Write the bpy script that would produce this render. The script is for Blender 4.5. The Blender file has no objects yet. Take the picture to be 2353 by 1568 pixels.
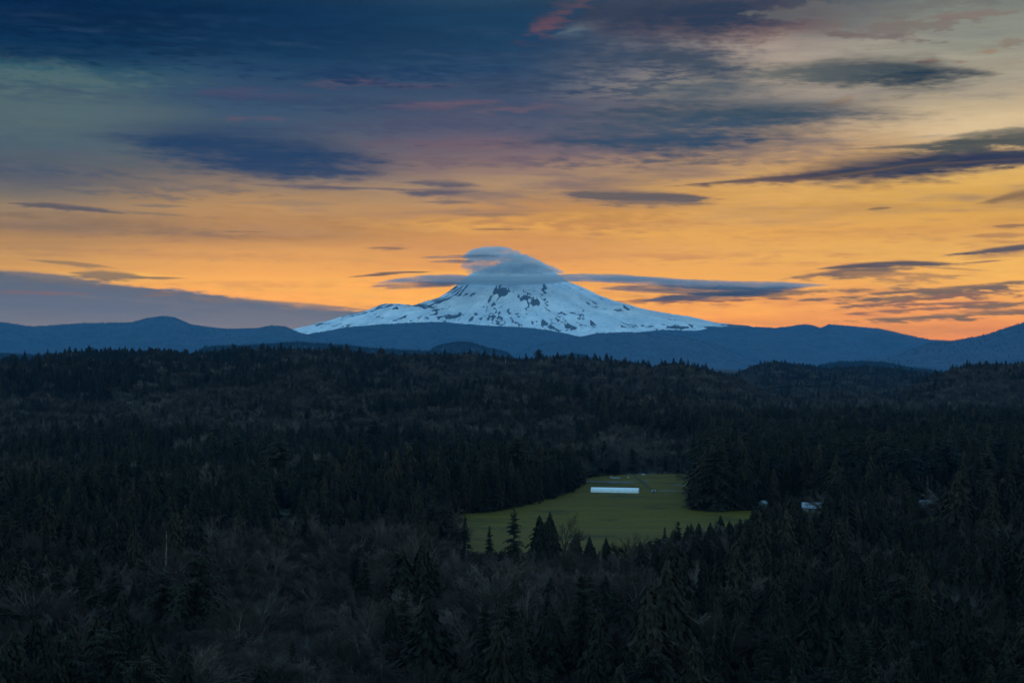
import bpy, bmesh, math, random
import numpy as np
from mathutils import Vector, Matrix

SC = bpy.context.scene
COL = SC.collection
R = math.radians

# ---------------------------------------------------------------- camera
FPX, CX, CY, PITCH = 3415.0, 1176.0, 784.0, R(0.77)       # lens in photo pixels
cam_d = bpy.data.cameras.new('camera')
cam = bpy.data.objects.new('camera', cam_d)
COL.objects.link(cam)
cam.location = (0, 0, 0)
cam.rotation_euler = (R(90) + PITCH, 0, 0)
cam_d.sensor_width = 36.0
cam_d.lens = 36.0 * FPX / 2352.0
cam_d.clip_start = 1.0
cam_d.clip_end = 150000.0
SC.camera = cam

# ---------------------------------------------------------------- render and view
SC.view_settings.view_transform = 'Standard'
SC.view_settings.look = 'None'
SC.view_settings.gamma = 1.0
SC.view_settings.exposure = 4.0            # long dawn exposure: everything below is as dim as it really is
SC.view_settings.use_curve_mapping = False
cy = SC.cycles
cy.max_bounces = 4
cy.diffuse_bounces = 2
cy.glossy_bounces = 1
cy.transmission_bounces = 2
cy.transparent_max_bounces = 8
cy.volume_bounces = 1
cy.use_denoising = True
try:
    cy.denoiser = 'OPENIMAGEDENOISE'
    cy.denoising_input_passes = 'RGB_ALBEDO_NORMAL'
    cy.denoising_prefilter = 'ACCURATE'
except Exception:
    pass
cy.use_adaptive_sampling = False
cy.caustics_reflective = False
cy.caustics_refractive = False


def lin(c):
    c = [x / 255.0 for x in c]
    return tuple((x / 12.92) if x <= 0.04045 else ((x + 0.055) / 1.055) ** 2.4 for x in c)


AIR = (0.0000084, (0.032, 0.245, 0.58))          # thickness per metre and own glow of the haze, as measured in renders


def through_air(c, v):
    """Glow that has to leave the sky at elevation v to arrive as colour c through the haze."""
    far = min(31800.0, 2430.0 / math.tan(math.radians(max(v, 0.3))))
    t = math.exp(-AIR[0] * far)
    e = [(x - h * (1 - t)) / t / 1.6 for x, h in zip(lin(c), AIR[1])]
    if c[0] < 125:                                        # too dark to shine through the air: keep it from turning purple
        e[1] = max(e[1], 0.5 * e[0])
    return tuple(max(0.0, x) for x in e)


def look(X, Y):
    """Direction of a point of the photograph (2352 wide) as azimuth and elevation in degrees."""
    x, y, z = (X - CX) / FPX, 1.0, -(Y - CY) / FPX
    c, s = math.cos(PITCH), math.sin(PITCH)
    y, z = y * c - z * s, y * s + z * c
    n = math.sqrt(x * x + y * y + z * z)
    return math.degrees(math.atan2(x, y)), math.degrees(math.asin(z / n))


# ---------------------------------------------------------------- sky (world)
world = bpy.data.worlds.new('World')
SC.world = world
world.use_nodes = True
NT = world.node_tree
NT.nodes.clear()


class E:
    """A number socket with arithmetic, so that the sky can be written as formulas."""
    tree = NT

    def __init__(self, s):
        self.s = s

    def __add__(a, b): return mth('ADD', a, b)
    def __radd__(a, b): return mth('ADD', b, a)
    def __sub__(a, b): return mth('SUBTRACT', a, b)
    def __rsub__(a, b): return mth('SUBTRACT', b, a)
    def __mul__(a, b): return mth('MULTIPLY', a, b)
    def __rmul__(a, b): return mth('MULTIPLY', b, a)
    def __truediv__(a, b): return mth('DIVIDE', a, b)


def plug(sock, v):
    if isinstance(v, E):
        E.tree.links.new(v.s, sock)
    elif isinstance(v, bpy.types.NodeSocket):
        E.tree.links.new(v, sock)
    else:
        sock.default_value = v


def mth(op, *a, clamp=False):
    n = E.tree.nodes.new('ShaderNodeMath')
    n.operation = op
    n.use_clamp = clamp
    for i, v in enumerate(a):
        plug(n.inputs[i], v)
    return E(n.outputs[0])


def sstep(x, a, b, lo=0.0, hi=1.0):
    n = E.tree.nodes.new('ShaderNodeMapRange')
    n.interpolation_type = 'SMOOTHSTEP'
    n.clamp = False                       # smoothstep is bounded by itself
    for k, v in zip(('Value', 'From Min', 'From Max', 'To Min', 'To Max'), (x, a, b, lo, hi)):
        plug(n.inputs[k], v)
    return E(n.outputs['Result'])


def xyz(x, y, z):
    n = E.tree.nodes.new('ShaderNodeCombineXYZ')
    plug(n.inputs[0], x); plug(n.inputs[1], y); plug(n.inputs[2], z)
    return n.outputs[0]


def noise(vec, scale=1.0, detail=3.0, rough=0.5, dist=0.0):
    n = E.tree.nodes.new('ShaderNodeTexNoise')
    plug(n.inputs['Vector'], vec)
    n.inputs['Scale'].default_value = scale
    n.inputs['Detail'].default_value = detail
    n.inputs['Roughness'].default_value = rough
    n.inputs['Distortion'].default_value = dist
    return E(n.outputs['Fac'] if 'Fac' in n.outputs else n.outputs[0])


def mixc(f, a, b, mode='MIX'):
    n = E.tree.nodes.new('ShaderNodeMix')
    n.data_type = 'RGBA'
    n.blend_type = mode
    plug(n.inputs[0], f)
    for i, v in ((6, a), (7, b)):
        if isinstance(v, tuple):
            n.inputs[i].default_value = (*v[:3], 1.0)
        else:
            plug(n.inputs[i], v)
    return n.outputs[2]


def ramp(f, stops, interp='LINEAR'):
    n = E.tree.nodes.new('ShaderNodeValToRGB')
    cr = n.color_ramp
    cr.interpolation = interp
    stops = sorted(stops)
    cr.elements[0].position, cr.elements[0].color = stops[0][0], (*stops[0][1], 1)
    cr.elements[1].position, cr.elements[1].color = stops[-1][0], (*stops[-1][1], 1)
    for p, c in stops[1:-1]:
        cr.elements.new(p).color = (*c, 1)
    plug(n.inputs[0], f)
    return n.outputs[0]


tc = NT.nodes.new('ShaderNodeTexCoord')
sp = NT.nodes.new('ShaderNodeSeparateXYZ')
NT.links.new(tc.outputs['Generated'], sp.inputs[0])
dx, dy, dz = E(sp.outputs[0]), E(sp.outputs[1]), E(sp.outputs[2])
U = mth('ARCTAN2', dx, dy) * (180 / math.pi)
V = mth('ARCSINE', mth('MAXIMUM', -1.0, mth('MINIMUM', 1.0, dz))) * (180 / math.pi)

n_soft = noise(xyz(U * 0.10, V * 0.45, 3.1), 1.0, 3.0, 0.55) * 2.6 - 1.3          # broad soft veils
n_streak = noise(xyz(U * 0.22 + V * 0.15, V * 2.2, 7.7), 1.0, 4.0, 0.6) * 2.6 - 1.3   # long level streaks
n_fine = noise(xyz(U * 1.1 + V * 0.8, V * 5.5, 1.3), 1.0, 4.0, 0.62) * 2.6 - 1.3      # fibres
n_layer = noise(xyz(U * 0.075 - V * 0.05, V * 1.15, 21.3), 1.0, 4.0, 0.55, 0.6) * 2.6 - 1.3   # long level sheets
n_puff = noise(xyz(U * 0.9, V * 1.9, 5.5), 1.0, 4.0, 0.62) * 2.6 - 1.3                # torn puffs

# from here on directions wait for the noises, or Cycles would start on every cloud at once and run out of room
U = mth('MULTIPLY_ADD', n_puff + n_layer + n_soft + n_streak + n_fine, 1e-9, U)
V = mth('MULTIPLY_ADD', n_puff + n_layer + n_soft + n_streak + n_fine, 1e-9, V)

COLS = {
    60: [(0, (8, 45, 80)), (110, (18, 57, 88)), (150, (44, 88, 106)), (180, (66, 98, 110)), (250, (80, 104, 114)), (330, (74, 98, 114)),
         (400, (92, 100, 112)), (450, (122, 116, 112)), (490, (152, 131, 112)), (530, (147, 123, 106)), (560, (182, 141, 100)), (600, (208, 157, 93)), (700, (235, 165, 75))],
    600: [(0, (13, 51, 86)), (100, (22, 60, 92)), (170, (42, 74, 106)), (250, (60, 86, 112)), (300, (72, 92, 115)), (400, (116, 111, 112)),
          (440, (152, 129, 111)), (490, (192, 149, 106)), (540, (178, 134, 97)), (580, (224, 162, 83)), (640, (246, 173, 62)), (700, (250, 172, 48))],
    1180: [(0, (28, 64, 94)), (130, (34, 70, 103)), (180, (56, 79, 107)), (240, (74, 86, 111)), (320, (93, 93, 114)), (370, (128, 110, 114)),
           (410, (167, 139, 116)), (450, (180, 144, 110)), (500, (206, 151, 98)), (525, (231, 171, 98)), (560, (211, 151, 90)), (620, (236, 166, 76)), (700, (252, 182, 64))],
    1750: [(0, (58, 72, 92)), (60, (96, 96, 104)), (110, (166, 152, 142)), (180, (152, 143, 132)), (220, (132, 126, 124)), (290, (152, 132, 118)),
           (380, (196, 156, 114)), (440, (216, 166, 102)), (520, (229, 169, 86)), (600, (237, 177, 80)), (660, (242, 172, 68)), (720, (237, 156, 72)), (755, (228, 146, 80))],
    2280: [(0, (120, 126, 121)), (90, (146, 149, 138)), (170, (166, 156, 138)), (250, (196, 176, 144)), (310, (226, 199, 158)), (370, (216, 176, 112)),
           (440, (216, 166, 90)), (520, (222, 166, 68)), (590, (240, 183, 72)), (640, (242, 181, 56)), (700, (242, 166, 42)), (740, (244, 161, 34)), (775, (228, 142, 76))],
}
VLO, VHI = -2.0, 15.0
vw = V + n_soft * 0.75 + n_streak * 0.34 + n_fine * 0.12 + n_layer * 0.30
vpos = (vw - VLO) / (VHI - VLO)
uw = U + n_soft * 2.0
sky_c, u_prev = None, None
for X, rows in COLS.items():
    st = [((look(X, Y)[1] - VLO) / (VHI - VLO), through_air(c, look(X, Y)[1])) for Y, c in rows]
    c = ramp(vpos, st)
    u = look(X, 400)[0]
    sky_c = c if sky_c is None else mixc(sstep(uw, u_prev, u), sky_c, c)
    u_prev = u

# gentle brightening and darkening of the veils
veil = 1.0 + n_streak * 0.24 + n_fine * 0.14 + n_soft * 0.10
vm = NT.nodes.new('ShaderNodeCombineColor')
for i in range(3):
    plug(vm.inputs[i], veil)
sky_c = mixc(1.0, sky_c, vm.outputs[0], 'MULTIPLY')


# one lens-shaped cloud as a node group: sharp along the top, frayed below
CG = bpy.data.node_groups.new('lens_cloud', 'ShaderNodeTree')
CG_NUM = ('U', 'V', 'soft noise', 'streak noise', 'fine noise', 'puff noise', 'u0', 'v0', '1/w', '1/up', '1/down', 'tilt', 'bow',
          'wa', 'wb', 'wisp', 'fibre', 'tear', 'inner', 'dens')
CG.interface.new_socket('sky', in_out='INPUT', socket_type='NodeSocketColor')
CG.interface.new_socket('colour', in_out='INPUT', socket_type='NodeSocketColor')
for nm in CG_NUM:
    CG.interface.new_socket(nm, in_out='INPUT', socket_type='NodeSocketFloat')
CG.interface.new_socket('sky', in_out='OUTPUT', socket_type='NodeSocketColor')
E.tree = CG
gi, go = CG.nodes.new('NodeGroupInput'), CG.nodes.new('NodeGroupOutput')
g = {nm: E(gi.outputs[nm]) for nm in CG_NUM}
du = g['U'] - g['u0']
x2 = mth('POWER', mth('MULTIPLY', du, g['1/w']), 2.0)
y = mth('MULTIPLY_ADD', du, mth('MULTIPLY', g['tilt'], -1.0), g['V'] - g['v0'])
y = mth('MULTIPLY_ADD', x2, g['bow'], y)
y = mth('MULTIPLY_ADD', g['soft noise'], g['wa'], y)
y = mth('MULTIPLY_ADD', g['streak noise'], g['wb'], y)
d = mth('MULTIPLY', y, g['1/up'])
d = mth('MAXIMUM', d, mth('MULTIPLY', y, g['1/down'])) + x2          # 1/down is negative
fray = mth('MULTIPLY', mth('MULTIPLY_ADD', g['streak noise'], g['wisp'], mth('MULTIPLY', g['fine noise'], g['fibre'])),
           sstep(mth('MULTIPLY', y, g['1/up']), 0.8, -0.5, 0.45, 1.5))
d = d + fray
d = mth('MULTIPLY_ADD', g['puff noise'], g['tear'], d)
m = sstep(d, 1.2, g['inner'])
CG.links.new(mixc(mth('MULTIPLY', m, mth('MULTIPLY_ADD', g['streak noise'], -0.10, g['dens'])), gi.outputs['sky'], gi.outputs['colour']), go.inputs[0])
E.tree = NT


def cloud(X, Y, w, up, dn, col, dens=0.9, tilt=0.0, bow=0.0, soft=0.5, wisp=0.35, tear=0.0, warp=0.5):
    """Places one cloud; sizes in photo pixels are turned to degrees of sky."""
    global sky_c
    k = 1 / 59.6
    u0, v0 = look(X, Y)
    w, up, dn = w * 1.12, up * 1.3, dn * 1.45
    n = NT.nodes.new('ShaderNodeGroup')
    n.node_tree = CG
    for nm, val in zip(CG_NUM, (U, V, n_soft, n_streak, n_fine, n_puff, u0, v0, 1 / (w * k), 1 / (up * k), -1 / (dn * k), tilt, bow * k,
                                0.06 * warp, 0.05 * warp, wisp * 1.0, wisp * 1.5, tear * 0.6, 1.12 - soft * 1.4, dens)):
        plug(n.inputs[nm], val)
    NT.links.new(sky_c, n.inputs['sky'])
    n.inputs['colour'].default_value = (*through_air(col, v0), 1)
    sky_c = n.outputs[0]


def sheet_layer(col, v0, lo, hi, k, n, a, b_):
    """A layer of level streaks between two elevations."""
    global sky_c
    band = mth('MULTIPLY', sstep(V, v0 - lo, v0), sstep(V, v0 + hi, v0))
    sky_c = mixc(mth('MULTIPLY', band, sstep(n, a, b_, 0.0, k)), sky_c, through_air(col, v0))


both = n_layer * 0.75 + n_streak * 0.55 + n_fine * 0.25
thin_ = n_streak * 0.9 + n_fine * 0.45 - n_layer * 0.3
sheet_layer((60, 80, 108), 9.5, 4.5, 4.5, 0.75, both, 0.05, 0.75)
sheet_layer((108, 98, 110), 6.4, 2.4, 2.6, 0.70, both, -0.05, 0.75)
sheet_layer((150, 112, 92), 4.6, 1.8, 1.8, 0.70, thin_, 0.0, 0.8)
sheet_layer((206, 132, 70), 2.8, 2.0, 1.8, 0.75, thin_ * -1.0, 0.05, 0.8)
sheet_layer((255, 196, 84), 3.3, 2.6, 1.8, 0.85, both * -1.0, -0.05, 0.75)
sheet_layer((196, 160, 130), 7.0, 1.8, 2.2, 0.45, both * -1.0, 0.2, 0.9)

# pink and teal veils high up
cloud(100, 172, 250, 24, 40, (88, 114, 120), 0.5, soft=1.1, tear=2.0, wisp=1.1)
cloud(150, 270, 420, 60, 80, (88, 110, 116), 0.45, soft=1.0, wisp=0.8)
cloud(1275, 45, 90, 22, 22, (136, 90, 92), 0.5, tilt=0.55, soft=1.1, tear=1.0, wisp=0.9)
cloud(1345, 62, 70, 14, 14, (106, 124, 134), 0.8, tilt=0.25, soft=0.9, tear=1.2)
cloud(800, 188, 95, 11, 11, (106, 86, 106), 0.55, tilt=0.08, soft=1.0, wisp=0.8)
cloud(960, 195, 110, 7, 7, (98, 86, 106), 0.5, soft=1.0, wisp=0.8)
cloud(1020, 238, 150, 8, 8, (112, 90, 110), 0.6, tilt=0.06, soft=1.0, wisp=0.8)
cloud(1230, 245, 150, 13, 13, (118, 92, 110), 0.6, tilt=0.1, soft=1.0, wisp=0.9)
cloud(560, 215, 160, 14, 14, (88, 84, 112), 0.6, soft=1.0, wisp=0.9)
cloud(590, 272, 90, 7, 7, (106, 88, 110), 0.6, soft=1.0, wisp=0.9)
cloud(1060, 330, 230, 26, 26, (110, 92, 112), 0.5, soft=1.0, wisp=0.9)
for (X, Y, w, up, dn, c, dd, t) in ((330, 60, 420, 60, 44, (12, 44, 76), 0.75, 0.0), (760, 95, 380, 50, 40, (24, 58, 92), 0.75, -0.02), (1080, 120, 330, 40, 34, (34, 66, 98), 0.75, 0.02),
                                     (900, 160, 420, 16, 24, (32, 64, 100), 0.7, 0.01), (620, 230, 300, 20, 18, (52, 76, 108), 0.7, -0.02), (1000, 285, 330, 18, 22, (74, 84, 112), 0.65, 0.02),
                                     (1330, 175, 300, 26, 30, (52, 74, 102), 0.8, 0.03), (1390, 240, 260, 16, 18, (76, 86, 108), 0.6, 0.0), (60, 385, 200, 16, 18, (72, 88, 112), 0.6, -0.04),
                                     (330, 425, 260, 14, 16, (104, 104, 112), 0.6, -0.02), (1180, 365, 330, 14, 14, (108, 98, 112), 0.6, 0.0), (200, 520, 380, 12, 14, (136, 116, 104), 0.55, 0.0),
                                     (800, 500, 300, 10, 12, (168, 130, 102), 0.5, 0.0), (1340, 512, 360, 12, 14, (186, 134, 96), 0.6, 0.0), (1750, 480, 420, 12, 12, (190, 142, 92), 0.5, 0.02), (2040, 530, 360, 12, 10, (200, 146, 78), 0.5, 0.0),
                                     (1500, 590, 380, 12, 12, (204, 144, 80), 0.6, 0.0), (560, 590, 420, 8, 10, (196, 144, 88), 0.5, -0.02), (650, 650, 330, 6, 9, (222, 150, 62), 0.5, 0.02)):
    cloud(X, Y, w, up, dn, c, dd, tilt=t, soft=1.0, wisp=1.0, warp=1.5)
# dark deck, upper middle, with its torn rosy rim
cloud(1640, 62, 280, 120, 38, (128, 98, 96), 0.6, soft=0.7, tear=1.3, wisp=0.3, tilt=-0.03)
cloud(1590, 36, 320, 120, 54, (44, 63, 88), 0.97, soft=0.8, tear=0.8, wisp=0.2)
cloud(1440, 128, 300, 60, 66, (52, 74, 100), 0.92, soft=1.0, tear=0.45, wisp=0.25)
cloud(1600, 146, 130, 36, 40, (60, 78, 98), 0.85, soft=0.8, tear=0.7, tilt=-0.25, wisp=0.2)
cloud(1620, 205, 180, 30, 34, (84, 98, 110), 0.75, soft=1.0, tear=0.4, wisp=0.25)
# puffs at the upper right
cloud(2070, 66, 165, 18, 12, (118, 106, 104), 0.6, soft=0.5, tear=2.6, wisp=0.5, tilt=0.05)
cloud(2000, 84, 130, 9, 9, (112, 102, 104), 0.75, soft=0.5, tear=1.8, tilt=-0.12)
cloud(2220, 36, 110, 9, 7, (128, 110, 106), 0.6, soft=0.4, tear=2.4)
cloud(2000, 20, 260, 20, 16, (112, 112, 112), 0.6, soft=0.5, tear=2.6)
cloud(2330, 96, 60, 9, 8, (134, 118, 108), 0.6, soft=0.5, tear=2.0)
cloud(2130, 141, 32, 5, 4, (142, 116, 104), 0.8, soft=0.8, tear=1.4)
cloud(2205, 142, 22, 4, 4, (148, 124, 108), 0.7, soft=0.8, tear=1.4)
cloud(2272, 118, 18, 4, 4, (152, 128, 110), 0.7, soft=0.8, tear=1.0)
cloud(1942, 226, 46, 9, 8, (146, 124, 108), 0.75, tilt=0.38, soft=0.8, tear=1.6, wisp=0.8)
# large lens clouds
cloud(2025, 166, 240, 34, 38, (40, 64, 82), 0.96, tilt=-0.05, bow=6, soft=0.75, wisp=0.25, tear=0.12)
cloud(1890, 168, 190, 22, 22, (96, 106, 108), 0.6, soft=0.9, wisp=0.6)
cloud(1720, 262, 390, 34, 36, (54, 80, 100), 0.94, tilt=-0.02, bow=12, soft=0.85, wisp=0.25)
cloud(1540, 322, 380, 34, 56, (42, 76, 106), 0.96, tilt=-0.01, bow=6, soft=0.9, wisp=0.28)
cloud(1480, 288, 360, 30, 30, (58, 84, 108), 0.8, soft=1.0, wisp=0.35)
cloud(570, 344, 335, 54, 50, (37, 70, 106), 0.96, tilt=-0.07, bow=4, soft=0.75, wisp=0.22)
cloud(690, 390, 210, 24, 24, (46, 74, 108), 0.9, tilt=-0.03, soft=0.8, wisp=0.25)
cloud(720, 429, 130, 6, 7, (82, 88, 110), 0.85, tilt=-0.02, soft=0.8)
cloud(860, 433, 190, 3, 3, (100, 98, 112), 0.7, tilt=-0.02, soft=0.8)
cloud(1020, 422, 90, 8, 8, (86, 90, 110), 0.85, tilt=-0.05, soft=0.7)
cloud(1010, 441, 100, 11, 12, (82, 88, 110), 0.9, tilt=0.02, soft=0.7)
cloud(1030, 464, 70, 6, 6, (104, 100, 110), 0.75, soft=0.9)
cloud(1130, 493, 110, 4, 5, (136, 116, 106), 0.7, soft=0.9)
cloud(1450, 452, 175, 13, 14, (92, 94, 104), 0.9, tilt=-0.04, soft=0.5, wisp=0.35, tear=0.4)
cloud(1470, 466, 190, 5, 8, (140, 118, 106), 0.7, tilt=-0.03, soft=0.8)
cloud(2085, 382, 310, 34, 30, (48, 66, 92), 0.97, tilt=0.07, bow=-4, soft=0.7, wisp=0.2, warp=0.3)
cloud(2330, 366, 220, 20, 14, (48, 64, 92), 0.96, tilt=-0.06, bow=6, soft=0.5, wisp=0.3, warp=0.3)
cloud(1780, 411, 200, 5, 8, (72, 70, 92), 0.85, tilt=0.05, soft=0.6, warp=0.3)
cloud(1960, 398, 230, 3, 4, (104, 62, 82), 0.7, tilt=0.11, soft=0.9, warp=0.3)
cloud(2220, 372, 180, 2.5, 3, (96, 60, 80), 0.6, tilt=0.02, soft=0.9, warp=0.3)
cloud(2330, 322, 220, 20, 17, (72, 84, 90), 0.92, tilt=0.07, soft=0.5, wisp=0.5, tear=0.4)
cloud(2150, 333, 200, 4, 4, (76, 86, 92), 0.8, tilt=0.02, soft=0.7, warp=0.3)
cloud(2300, 304, 110, 8, 6, (100, 104, 100), 0.7, soft=0.5, tear=0.9, tilt=0.05)
cloud(1830, 300, 110, 10, 10, (128, 118, 112), 0.5, soft=0.9, tear=0.7)
cloud(1850, 345, 200, 16, 16, (150, 128, 116), 0.5, soft=1.0, wisp=0.8)
# low thin clouds
cloud(150, 476, 130, 7, 6, (84, 90, 106), 0.9, tilt=-0.06, bow=3, soft=0.5, wisp=0.4)
cloud(310, 487, 110, 3, 4, (124, 116, 112), 0.6, tilt=-0.06, soft=0.8)
cloud(370, 473, 60, 3, 4, (124, 116, 112), 0.7, soft=0.6, tear=0.7)
cloud(660, 468, 110, 7, 7, (150, 128, 112), 0.6, soft=0.6, tear=1.2)
cloud(170, 606, 90, 5, 5, (146, 122, 100), 0.85, tilt=-0.08, soft=0.5, tear=0.7)
cloud(250, 632, 80, 8, 9, (128, 114, 106), 0.85, tilt=-0.04, soft=0.6, tear=0.6)
cloud(370, 638, 60, 2.5, 3, (112, 104, 104), 0.8, soft=0.7)
cloud(890, 570, 50, 4, 4, (140, 112, 92), 0.85, soft=0.7)
cloud(1140, 527, 60, 2.5, 3, (140, 112, 92), 0.8, soft=0.7)
cloud(570, 532, 60, 2, 2, (136, 112, 100), 0.6, soft=0.7)
cloud(870, 631, 75, 3.5, 3, (92, 82, 82), 0.92, tilt=0.08, soft=0.6, warp=0.2)
cloud(925, 625, 70, 2.2, 2.2, (100, 88, 84), 0.85, tilt=0.02, soft=0.6, warp=0.2)
cloud(2020, 478, 26, 3, 4, (130, 108, 92), 0.8, tilt=0.05, soft=0.6)
cloud(2330, 450, 75, 8, 9, (132, 108, 88), 0.85, tilt=0.18, soft=0.6, tear=0.6)
cloud(2330, 518, 40, 3, 4, (140, 112, 84), 0.8, soft=0.6)
cloud(2300, 540, 80, 5, 6, (176, 132, 82), 0.8, soft=0.6, tear=0.8)
cloud(2310, 573, 110, 7, 6, (74, 76, 84), 0.95, tilt=0.09, bow=-2, soft=0.45, warp=0.2)
cloud(2300, 582, 100, 4, 10, (176, 134, 78), 0.7, tilt=0.08, soft=0.9, warp=0.2)
cloud(2260, 601, 60, 2, 2, (140, 110, 80), 0.8, tilt=0.06, soft=0.7, warp=0.2)
cloud(2040, 607, 165, 6, 6, (84, 82, 86), 0.95, bow=9, tilt=0.02, soft=0.55, wisp=0.3, warp=0.25)
cloud(1960, 625, 150, 7, 9, (104, 94, 88), 0.9, bow=4, tilt=0.07, soft=0.6, wisp=0.5, warp=0.25)
cloud(2060, 628, 110, 4, 16, (166, 128, 80), 0.7, tilt=-0.04, soft=0.9, wisp=1.1)
cloud(2160, 615, 130, 1.5, 2, (150, 118, 78), 0.7, tilt=-0.08, soft=0.8, warp=0.2)
for (X, Y, w, up, dn, c, t) in (
        (2250, 656, 330, 4, 9, (112, 96, 84), 0.075), (2130, 676, 240, 5, 10, (116, 98, 84), 0.10), (2080, 692, 190, 3, 5, (134, 106, 82), 0.09),
        (2270, 672, 150, 3, 8, (140, 108, 76), 0.05), (2180, 697, 160, 2.5, 4, (132, 104, 80), 0.02), (2290, 700, 130, 4, 5, (116, 98, 86), 0.06),
        (2090, 712, 150, 2.5, 4, (140, 108, 80), 0.05), (2270, 722, 240, 9, 7, (112, 96, 88), 0.055), (2140, 729, 170, 4, 5, (124, 102, 88), 0.03),
        (1780, 672, 240, 6, 8, (120, 98, 88), 0.02), (1560, 684, 220, 4, 8, (150, 112, 84), 0.06), (1640, 690, 130, 3, 4, (128, 100, 86), 0.02)):
    cloud(X, Y, w, up, dn, c, 0.85, tilt=t, soft=0.8, wisp=0.9, warp=0.25)
cloud(2000, 765, 300, 18, 12, (206, 140, 96), 0.8, soft=1.0, wisp=0.4)
cloud(1700, 742, 200, 10, 12, (220, 150, 96), 0.6, soft=1.0, wisp=0.4)

# the low grey bank behind the hills at the left, its top sloping down towards the mountain
v_a, v_b = look(0, 622)[1], look(850, 712)[1]
u_a, u_b = look(0, 622)[0], look(850, 712)[0]
top = (U - u_a) * ((v_b - v_a) / (u_b - u_a)) + v_a
edge = top - V + n_fine * 0.14 + n_puff * 0.16 + n_streak * 0.16
bank = mth('MULTIPLY', sstep(edge, -0.02, 0.16), sstep(U, 0.0, -3.2))
bank_c = ramp((V - 0.2 + n_streak * 0.25 + n_fine * 0.12 + n_layer * 0.2) * (1 / 3.6), [(0.0, through_air((140, 136, 147), 1)), (0.22, through_air((118, 126, 142), 1)), (0.5, through_air((90, 112, 136), 2)), (1.0, through_air((80, 102, 126), 3))])
sky_c = mixc(bank * 0.97, sky_c, bank_c)
for (X, Y, w, up, dn, c, dd) in ((60, 632, 170, 10, 16, (98, 110, 126), 0.85), (240, 656, 150, 6, 12, (108, 112, 122), 0.8), (330, 668, 120, 4, 6, (122, 108, 112), 0.7), (520, 688, 170, 5, 9, (120, 116, 124), 0.8),
                              (700, 700, 150, 4, 8, (128, 122, 130), 0.8), (420, 700, 260, 8, 10, (112, 118, 134), 0.6), (160, 700, 260, 10, 10, (98, 114, 136), 0.6)):
    cloud(X, Y, w, up, dn, c, dd, tilt=-0.08, soft=0.8, wisp=0.8, tear=0.5)
cloud(80, 672, 150, 4, 4, (138, 104, 108), 0.55, soft=1.0, wisp=0.6)

# the rest of the dome: clear cold dawn sky
nish = NT.nodes.new('ShaderNodeTexSky')
nish.sky_type = 'NISHITA'
nish.sun_disc = False
nish.sun_elevation = R(1.5)
nish.sun_rotation = R(12)
nish.air_density = 1.0
nish.dust_density = 0.4
nish.ozone_density = 2.2
sn = NT.nodes.new('ShaderNodeVectorMath'); sn.operation = 'MULTIPLY'
NT.links.new(nish.outputs[0], sn.inputs[0])
SKY_GAIN = (0.60, 0.75, 0.72)
sn.inputs[1].default_value = SKY_GAIN
front = mth('MULTIPLY', sstep(mth('ABSOLUTE', U), 75.0, 30.0), sstep(V, 30.0, 13.0))
bg_a, bg_b = NT.nodes.new('ShaderNodeBackground'), NT.nodes.new('ShaderNodeBackground')
NT.links.new(sn.outputs[0], bg_a.inputs[0])
NT.links.new(sky_c, bg_b.inputs[0])
bg_a.inputs[1].default_value = 0.125
bg_b.inputs[1].default_value = 1.6 / 16.0
ms = NT.nodes.new('ShaderNodeMixShader')
plug(ms.inputs[0], front)
NT.links.new(bg_a.outputs[0], ms.inputs[1])
NT.links.new(bg_b.outputs[0], ms.inputs[2])
wo = NT.nodes.new('ShaderNodeOutputWorld')
NT.links.new(ms.outputs[0], wo.inputs[0])
world.cycles.sampling_method = 'MANUAL'
world.cycles.sample_map_resolution = 512
# ---------------------------------------------------------------- helpers for meshes and materials
def hash2(ix, iy, seed):
    h = (ix.astype(np.int64) * 374761393 + iy.astype(np.int64) * 668265263 + seed * 1442695041) & 0xFFFFFFFF
    h = ((h ^ (h >> 13)) * 1274126177) & 0xFFFFFFFF
    h = h ^ (h >> 16)
    return (h & 0xFFFFFF) / float(0xFFFFFF)


def vnoise(x, y, seed=0):
    x, y = np.asarray(x, float), np.asarray(y, float)
    ix, iy = np.floor(x), np.floor(y)
    fx, fy = x - ix, y - iy
    fx, fy = fx * fx * (3 - 2 * fx), fy * fy * (3 - 2 * fy)
    a, b = hash2(ix, iy, seed), hash2(ix + 1, iy, seed)
    c, d = hash2(ix, iy + 1, seed), hash2(ix + 1, iy + 1, seed)
    return (a * (1 - fx) + b * fx) * (1 - fy) + (c * (1 - fx) + d * fx) * fy * 1.0


def fbm(x, y, seed=0, octv=4, gain=0.5):
    s, a, t = 0.0, 1.0, 0.0
    for i in range(octv):
        s = s + a * (vnoise(x, y, seed + 17 * i) - 0.5)
        t += a
        a *= gain
        x, y = np.asarray(x) * 2.03 + 11.3, np.asarray(y) * 2.03 + 5.7
    return s / t * 2


def ridged(x, y, seed=0, octv=5):
    s, a, t = 0.0, 1.0, 0.0
    for i in range(octv):
        s = s + a * (1 - np.abs(2 * vnoise(x, y, seed + 31 * i) - 1))
        t += a
        a *= 0.5
        x, y = np.asarray(x) * 2.1 + 3.1, np.asarray(y) * 2.1 + 9.2
    return s / t


def ss(x, a, b):
    t = np.clip((np.asarray(x, float) - a) / (b - a), 0, 1)
    return t * t * (3 - 2 * t)


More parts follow.
